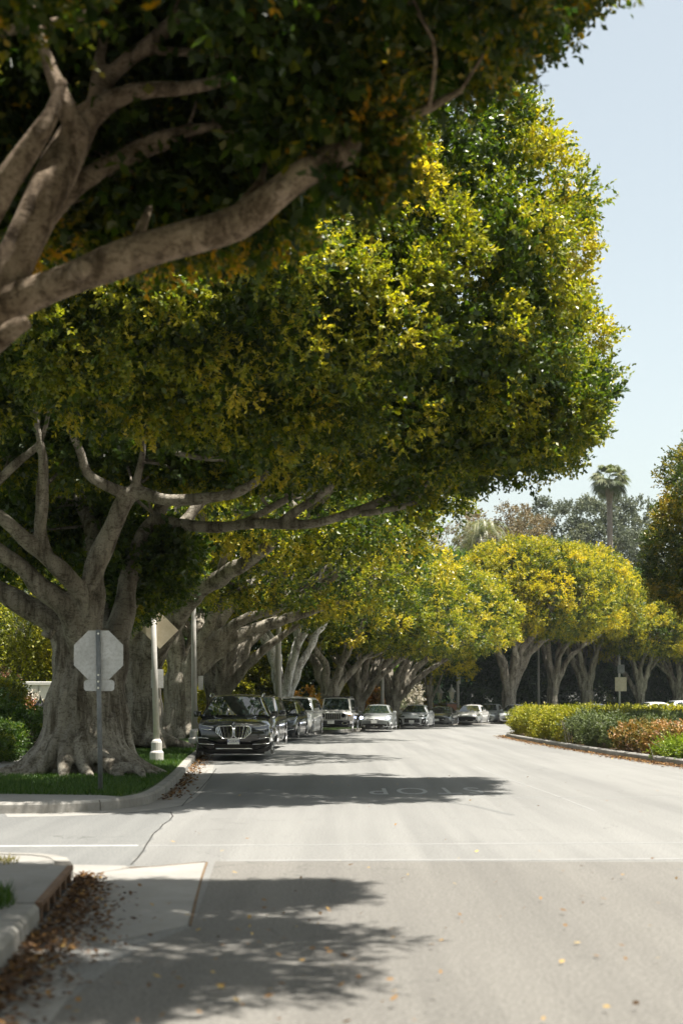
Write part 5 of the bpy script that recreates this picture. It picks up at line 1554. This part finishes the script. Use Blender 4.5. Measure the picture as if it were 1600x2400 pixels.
# black SUV in front
H_ = 1.745
bm_ = suv('parked_suv', 'black SUV with a wide double chrome grille and roof rails, nearest of the parked cars', (-2.82, 37.2), -.035, 'paint_black', 4.92, 2.0, 1.72, 1.06, 1.14, R=.385)
k = bm_
k.root.scale = (1, 1, 1.025)
for sd in (-1, 1):
    x0, x1 = .018 * sd, .455 * sd
    def xr(t): return x0 + (x1 - x0) * t
    top = [(xr(0), .86), (xr(.12), .905), (xr(.85), .895), (xr(1), .84)]
    bot = [(xr(0), .64), (xr(.15), .585), (xr(.62), .59), (xr(1), .73)]
    g_ = k.part('grille', 'hole', [(top, bot)], out=.012, n=9)[0]
    sl = MB()
    T_ = np.array(top); B_ = np.array(bot); tt_ = [0, .33, .66, 1]
    for j in range(8):
        t = (j + .9) / 9
        xt, zt = np.interp(t, np.linspace(0, 1, 4), T_[:, 0]), np.interp(t, np.linspace(0, 1, 4), T_[:, 1])
        xb, zb = np.interp(t, np.linspace(0, 1, 4), B_[:, 0]), np.interp(t, np.linspace(0, 1, 4), B_[:, 1])
        k.strip(sl, [(xt - .008, zt), (xt + .008, zt)], [(xb - .008, zb), (xb + .008, zb)], .03, .02, 1)
    sl.build('slats', 'chrome', g_)
    loop = [(x, k.fy(z) - .025, z) for x, z in top + bot[::-1] + top[:1]]
    k.rod(loop, .014, 'grille_frame', 'chrome', 6, parent=g_)
    k.part('headlight', 'lamp_dark', [([(sd * .50, .865), (sd * .70, .905), (sd * .92, .93)], [(sd * .50, .80), (sd * .70, .785), (sd * .92, .83)])], out=.018)
    k.rod([(sd * .52, k.fy(.86) - .03, .868), (sd * .72, k.fy(.9) - .03, .90), (sd * .90, k.fy(.92) - .03, .925)], .009, 'lamp_trim', 'chrome')
    k.rod([(sd * .58, k.fy(.8) - .028, .815), (sd * .68, k.fy(.8) - .03, .80), (sd * .76, k.fy(.8) - .03, .815), (sd * .86, k.fy(.82) - .03, .825)], .009, 'lamp_trim', 'chrome')
    k.part('air_intake', 'hole', [([(sd * .50, .46), (sd * .93, .60)], [(sd * .50, .38), (sd * .93, .41)])], out=.012)
    k.rod([(sd * .66, k.fy(.6) - .03, .585), (sd * .92, k.fy(.6) - .03, .605), (sd * .945, k.fy(.5) - .03, .58), (sd * .945, k.fy(.45) - .03, .47), (sd * .9, k.fy(.44) - .03, .445), (sd * .50, k.fy(.43) - .03, .432)], .010, 'intake_trim', 'chrome')
    k.rod([(sd * .71, 1.95, 1.66), (sd * .72, 2.15, 1.735), (sd * .74, 2.8, 1.765), (sd * .74, 3.7, 1.755), (sd * .70, 4.3, 1.69)], .019, 'roof_rail', 'chrome')
    k.rod([(sd * .35, .35, 1.065), (sd * .55, .9, 1.125), (sd * .66, 1.35, 1.165)], .02, 'hood_crease', 'paint_black')
k.part('air_intake', 'hole', [([(-.5, .44), (.5, .44)], [(-.5, .30), (.5, .30)])], out=.010)
k.rod([(-.50, k.fy(.3) + .0, .315), (-.42, k.fy(.33) - .03, .325), (.42, k.fy(.33) - .03, .325), (.50, k.fy(.3), .315)], .017, 'skid_lip', 'chrome')
k.part('bumper_skirt', 'black_plastic', [([(-.97, .345), (-.6, .30), (.6, .30), (.97, .345)], [(-.90, .25), (-.6, .195), (.6, .195), (.90, .25)])], out=.006, n=12)
k.plate(.0, .515, text='9CUL479')
mb = MB(); mb.lathe([(.042, 0), (.042, .008), (.03, .012)], 20); mb.map(lambda v: Vector((v.x, .09 - v.z * .8 - k.L / 2 - .02, .965 + v.y))); eb = mb.build('emblem', 'black_plastic', k.root)
for q in range(4):
    mb = MB(); mb.add([(0, 0, 0)] + [(.028 * math.cos(PI / 2 * q + a * PI / 8), 0, .028 * math.sin(PI / 2 * q + a * PI / 8)) for a in range(5)], [(0, i, i + 1) for i in range(1, 5)])
    mb.map(lambda v: Vector((v.x, .09 - k.L / 2 - .034, .965 + v.z))); mb.build('emblem_quarter', 'plate_blue' if q % 2 else 'white_paint', eb)


def generic_front(c, hood, lamp='lamp_lens', lz=.80, lh=.13, lx0=.55, lx1=.93, gz=(.58, .78), gx=.5, bz=(.30, .42), bars=3, plate=.50, slant=.03, lit=False, frame=False):
    w_ = c.hw
    c.part('headlight', lamp, [([(lx0 * w_, lz + lh * .5), (lx1 * w_, lz + lh * .6 + slant)], [(lx0 * w_, lz - lh * .2), (lx1 * w_, lz - lh * .4 + slant)])], True, .016)
    g_ = c.part('grille', 'hole', [([(-gx * w_, gz[1]), (0, gz[1] + .02), (gx * w_, gz[1])], [(-gx * w_ * .9, gz[0]), (0, gz[0] - .01), (gx * w_ * .9, gz[0])])], out=.013)[0]
    for j in range(bars):
        z = gz[0] + (gz[1] - gz[0]) * (j + .5) / bars
        c.rod([(-gx * w_ * .93, c.fy(z) - .018, z), (0, c.fy(z) - .02, z), (gx * w_ * .93, c.fy(z) - .018, z)], .010, 'grille_bar', 'chrome', parent=g_)
    c.part('air_intake', 'hole', [([(-.62 * w_, bz[1]), (.62 * w_, bz[1])], [(-.5 * w_, bz[0]), (.5 * w_, bz[0])])], out=.013)
    if plate: c.plate(0, plate)


# second: boxy dark SUV, mostly hidden
c = suv('parked_suv', 'boxy black SUV showing its mirror and side, half hidden right behind the nearest SUV', (-3.12, 46.2), .06, 'paint_black', 4.7, 1.95, 1.80, 1.10, 1.16, R=.39, boxy=1)
generic_front(c, 1.1, gz=(.62, .86), plate=.5)
c.rod([(-.7, 1.95, 1.74), (-.7, 3.9, 1.76)], .02, 'roof_rail', 'black_plastic'); c.rod([(.7, 1.95, 1.74), (.7, 3.9, 1.76)], .02, 'roof_rail', 'black_plastic')
# third: dark crossover with slatted grille
c = suv('parked_suv', 'dark blue crossover with a slatted chrome grille, left of the pale tall wagon', (-2.75, 56.6), .10, 'paint_dark_blue', 4.7, 1.88, 1.67, 1.02, 1.08, R=.37)
generic_front(c, 1.02, 'lamp_lens', .86, .12, .52, .96, (.62, .86), .46, (.30, .42), 5, .52, .06)
c.rod([(-.45 * c.hw, c.fy(.86) - .02, .87), (0, c.fy(.87) - .025, .885), (.45 * c.hw, c.fy(.86) - .02, .87), (.36 * c.hw, c.fy(.62) - .02, .61), (-.36 * c.hw, c.fy(.62) - .02, .61), (-.45 * c.hw, c.fy(.86) - .02, .87)], .014, 'grille_frame', 'chrome')
c.rod([(.5 * c.hw, c.fy(.45) - .03, .50), (.62 * c.hw, c.fy(.42) - .03, .44), (.9 * c.hw, c.fy(.5) - .03, .50)], .013, 'fog_trim', 'chrome')
# fourth: pale tall wagon
c = suv('parked_wagon', 'pale cream tall wagon with white roof between the dark crossover and the off road car', (-2.35, 63.2), .12, 'paint_pale', 4.9, 1.95, 1.83, 1.12, 1.18, R=.38, boxy=.6)
generic_front(c, 1.1, 'lamp_lens', .92, .14, .55, .95, (.62, .9), .46, plate=.5)

# fifth: silver off-road car with seven slots and round lamps
st = [(0, .62, 1.06, .66), (.03, .60, 1.09, .68), (.5, .55, 1.12, .70), (1.35, .50, 1.16, .76), (1.45, .46, 1.18, .80), (3.9, .46, 1.18, .80), (4.0, .5, 1.15, .79)]
cab = dict(st=[(1.42, 1.17, .72, .76, 1.17), (1.72, 1.80, .68, .78, 1.17), (2.4, 1.85, .69, .78, 1.17), (3.7, 1.84, .69, .78, 1.17), (3.92, 1.80, .68, .78, 1.17), (3.98, 1.19, .7, .76, 1.17)],
           win=[((1.68, 1.86), (2.5, 2.5)), ((2.6, 2.6), (3.15, 3.15)), ((3.25, 3.25), (3.85, 3.85))])
j = Car('parked_offroader', 'pale silver off road car with seven slot grille, round lamps and black bumper', (-.42, 70.6), .10, 4.0, 1.88, st, cab, (.52, 3.25), .42, 'paint_pale', kf=.05, kr=.04, tyre=.28)
under(j, .35)
j.mirrors(1.62, 1.27, .22, .18, 'black_plastic')
for i in range(7):
    x = (i - 3) * .108
    j.part('grille_slot', 'hole', [([(x - .034, 1.03), (x + .034, 1.03)], [(x - .034, .74), (x + .034, .74)])], out=.01, n=1)
for sd in (-1, 1):
    mb = MB(); mb.lathe([(.105, 0), (.105, .03), (.09, .03), (.08, .018), (.01, .03)], 20); mb.map(lambda v: Vector((sd * .52 + v.x, -.0 - v.z - j.L / 2, .93 + v.y))); hl = mb.build('headlight', 'lamp_dark', j.root, True)
    mb = MB(); mb.tube([(sd * .52 + .1 * math.cos(a * PI / 12), -.035 - j.L / 2, .93 + .1 * math.sin(a * PI / 12)) for a in range(25)], .012, 6, False); mb.build('lamp_ring', 'black_plastic', hl)
    mb = MB()   # flat topped fenders
    mb.add([(sd * x, y - j.L / 2, z) for y, z0, z1 in ((-.02, .86, 1.0), (.25, .96, 1.06), (.85, .96, 1.07), (1.25, .62, .78)) for x, z in ((.64, z0), (.94, z0), (.94, z1 - .03), (.64, z1))],
           [(a * 4 + b_, a * 4 + (b_ + 1) % 4, (a + 1) * 4 + (b_ + 1) % 4, (a + 1) * 4 + b_) for a in range(3) for b_ in range(4)] + [(0, 1, 2, 3), (15, 14, 13, 12)])
    mb.build('fender', 'paint_pale', j.root, False, .02)
    mb = MB(); mb.box((sd * .82, -.03 - j.L / 2, .93), (.14, .03, .05)); mb.build('turn_lamp', 'amber', j.root)
    mb = MB(); mb.box((sd * .86, 3.25 - j.L / 2, .98), (.17, .95, .10)); mb.build('rear_fender', 'paint_pale', j.root, False, .03)
    mb = MB(); mb.tube([(sd * .62 + .14 * math.cos(a * PI / 8), -.27 - j.L / 2, .56 + .065 * math.sin(a * PI / 8)) for a in range(17)], .018, 6, False); mb.build('fog_ring', 'chrome', j.root)
    mb = MB(); mb.box((sd * .62, -.262 - j.L / 2, .56), (.2, .02, .09)); mb.build('fog_lamp', 'lamp_dark', j.root)
    mb = MB(); mb.box((sd * .42, .55 - j.L / 2, 1.14), (.25, .4, .05)); mb.build('hood_vent', 'paint_pale', j.root, False, .02)
mb = MB(); mb.box((0, -.1 - j.L / 2, .57), (1.70, .32, .24)); mb.build('bumper', 'black_plastic', j.root, False, .04)
mb = MB(); mb.box((-.08, -.275 - j.L / 2, .60), (.34, .02, .165)); mb.build('licence_plate', 'plate_white', j.root)
mb = MB(); mb.box((0, 2.8 - j.L / 2, 1.87), (1.3, 2.2, .03)); mb.build('roof_panel', 'black_plastic', j.root, False, .01)


def sedan(name, label, front, yaw, paint, L=4.75, W=1.80, H=1.44, hood=.86, belt=.94, fast=0, roof=None, group=GC, R=.33):
    st = [(0, .36, .62, W * .42), (.05, .24, .70, W * .455), (.22, .19, hood - .09, W * .48), (.55, .18, hood - .02, W * .492), (1.2, .18, belt, W * .5), (3.6, .19, belt + .03, W * .5), (L - .35, .24, belt + .06, W * .485), (L - .08, .30, belt + .02, W * .46), (L, .45, belt - .2, W * .44)]
    wr = W * .325
    cab = dict(st=[(1.05 - .1 * fast, belt, W * .42, W * .465, belt), (2.0 - .1 * fast, H - .04, wr, W * .47, belt), (2.5, H - .005, wr + .015, W * .47, belt), (3.1, H - .02 - .02 * fast, wr, W * .47, belt), (3.5 - .1 * fast, H - .10, wr - .02, W * .465, belt + .02), (L - .45 + .3 * fast, belt + .09, W * .38, W * .43, belt + .02)],
               win=[((1.55, 2.15), (2.45, 2.5)), ((2.55, 2.6), (3.45, 3.3))])
    c = Car(name, label, front, yaw, L, W, st, cab, (.92, L - 1.05), R, paint, kf=.36, group=group, tyre=.215)
    under(c, .15); c.mirrors(1.75, belt + .07, .19, .12)
    return c


# sixth: hatchback with lit lamps
c = sedan('parked_hatchback', 'grey green hatchback with both headlights lit', (1.72, 75.6), .13, 'paint_grey', 4.5, 1.76, 1.47, .90, .98, 1)
w_ = c.hw
c.part('headlight', 'lamp_lens', [([(.62 * w_, .80), (.97 * w_, .88)], [(.62 * w_, .70), (.97 * w_, .68)])], True, .016)
for sd in (-1, 1):
    mb = MB(); mb.lathe([(.085, 0), (.085, .02), (.05, .035), (.005, .04)], 16); yv = c.bend((sd * .80 * w_, c.fy(.76), .76)).y
    mb.map(lambda v: Vector((sd * .80 * w_ + v.x, yv - .012 - v.z, .755 + v.y))); mb.build('lit_lamp', 'lamp_on', c.root, True)
c.part('air_intake', 'hole', [([(-.78 * w_, .42), (0, .44), (.78 * w_, .42)], [(-.7 * w_, .24), (0, .24), (.7 * w_, .24)])], out=.012)
c.rod([(-.74 * w_, c.fy(.3) - .025, .29), (0, c.fy(.29) - .03, .275), (.74 * w_, c.fy(.3) - .025, .29)], .018, 'chrome_lip', 'chrome')
c.part('grille', 'hole', [([(-.45 * w_, .71), (0, .70), (.45 * w_, .71)], [(-.45 * w_, .675), (0, .655), (.45 * w_, .675)])], out=.012)
c.part('side_intake', 'hole', [([(.80 * w_, .56), (.86 * w_, .60)], [(.84 * w_, .3), (.93 * w_, .32)])], True, .012)
c.plate(.0, .55)
# seventh: silver sedan with pointed side intakes
c = sedan('parked_sedan', 'silver sedan with pointed bumper corners right of the hatchback', (4.2, 85.6), .20, 'paint_silver', 4.6, 1.78, 1.46, .90, .97, .8)
w_ = c.hw
c.part('headlight', 'lamp_dark', [([(.45 * w_, .76), (.97 * w_, .90)], [(.55 * w_, .70), (.97 * w_, .74)])], True, .016)
c.part('bumper_face', 'black_plastic', [([(-.5 * w_, .66), (.5 * w_, .66)], [(-.55 * w_, .24), (.55 * w_, .24)])], out=.008)
c.part('side_intake', 'hole', [([(.72 * w_, .60), (.93 * w_, .66)], [(.62 * w_, .30), (.93 * w_, .28)])], True, .012)
c.plate(.0, .45)
# eighth: dark roofed coupe
c = sedan('parked_coupe', 'low coupe with dark windscreen and grey lower body, left of the brick gate pillars', (6.25, 93.6), .22, 'paint_dark_grey', 4.6, 1.84, 1.34, .84, .90, .6)
generic_front(c, .84, 'lamp_dark', .68, .10, .5, .94, (.40, .60), .55, (.22, .32), 1, .45)
# ninth: pale sedan with wide dark grille
c = sedan('parked_sedan', 'pale silver sedan with a wide dark lower grille right of the brick gate pillars', (8.7, 99.4), .27, 'paint_pale', 4.85, 1.84, 1.45, .86, .94)
w_ = c.hw
c.part('headlight', 'lamp_lens', [([(.5 * w_, .74), (.96 * w_, .82)], [(.52 * w_, .68), (.96 * w_, .66)])], True, .016)
c.part('grille', 'hole', [([(-.66 * w_, .58), (0, .60), (.66 * w_, .58)], [(-.82 * w_, .29), (0, .28), (.82 * w_, .29)])], out=.012)
c.rod([(-.5 * w_, c.fy(.7) - .02, .71), (-.12 * w_, c.fy(.66) - .025, .655), (0, c.fy(.64) - .03, .645), (.12 * w_, c.fy(.66) - .025, .655), (.5 * w_, c.fy(.7) - .02, .71)], .014, 'grille_bar', 'chrome')
# tenth and eleventh
c = sedan('parked_hatchback', 'grey hatchback half hidden behind the pale silver sedan', (10.6, 106.2), .34, 'paint_grey', 4.4, 1.80, 1.52, .90, .98, .9)
generic_front(c, .9, plate=.5, gz=(.5, .66), lz=.74)
c = sedan('parked_sedan', 'silver blue sedan with small oval grille, right beside the tip of the island hedge', (12.35, 105.0), .33, 'paint_silver', 4.8, 1.82, 1.46, .88, .95)
generic_front(c, .88, 'lamp_lens', .74, .14, .5, .95, (.62, .74), .26, (.30, .42), 1, None)
# roofs seen over the island hedge
GB = 'cars seen over the island hedge'
far = [('parked_sedan', 'grey car roof just above the left end of the lime hedge', 17.2, 108.0, .9, 'paint_dark_grey', 1.56),
       ('parked_sedan', 'pale car roof over the lime hedge below the dark double trunk', 22.5, 112.6, 1.2, 'paint_white', 1.66),
       ('parked_sedan', 'silver car roof over the lime hedge left of the stacked plates', 24.6, 113.3, 1.25, 'paint_silver', 1.78),
       ('parked_sedan', 'silver car roof over the lime hedge right of the stacked plates', 28.6, 114.2, 1.3, 'paint_silver', 1.66),
       ('parked_sedan', 'white car roof over the lime hedge at the right, below the broad dark trunk', 34.6, 116.4, 1.3, 'paint_white', 1.66)]
for i, (nm, lab, x, y, a, pa, hh) in enumerate(far):
    c = sedan(nm, lab, (x, y), a, pa, 4.8, 1.84, hh, .98, 1.10, .2, group=GB)
    generic_front(c, .98, plate=None)
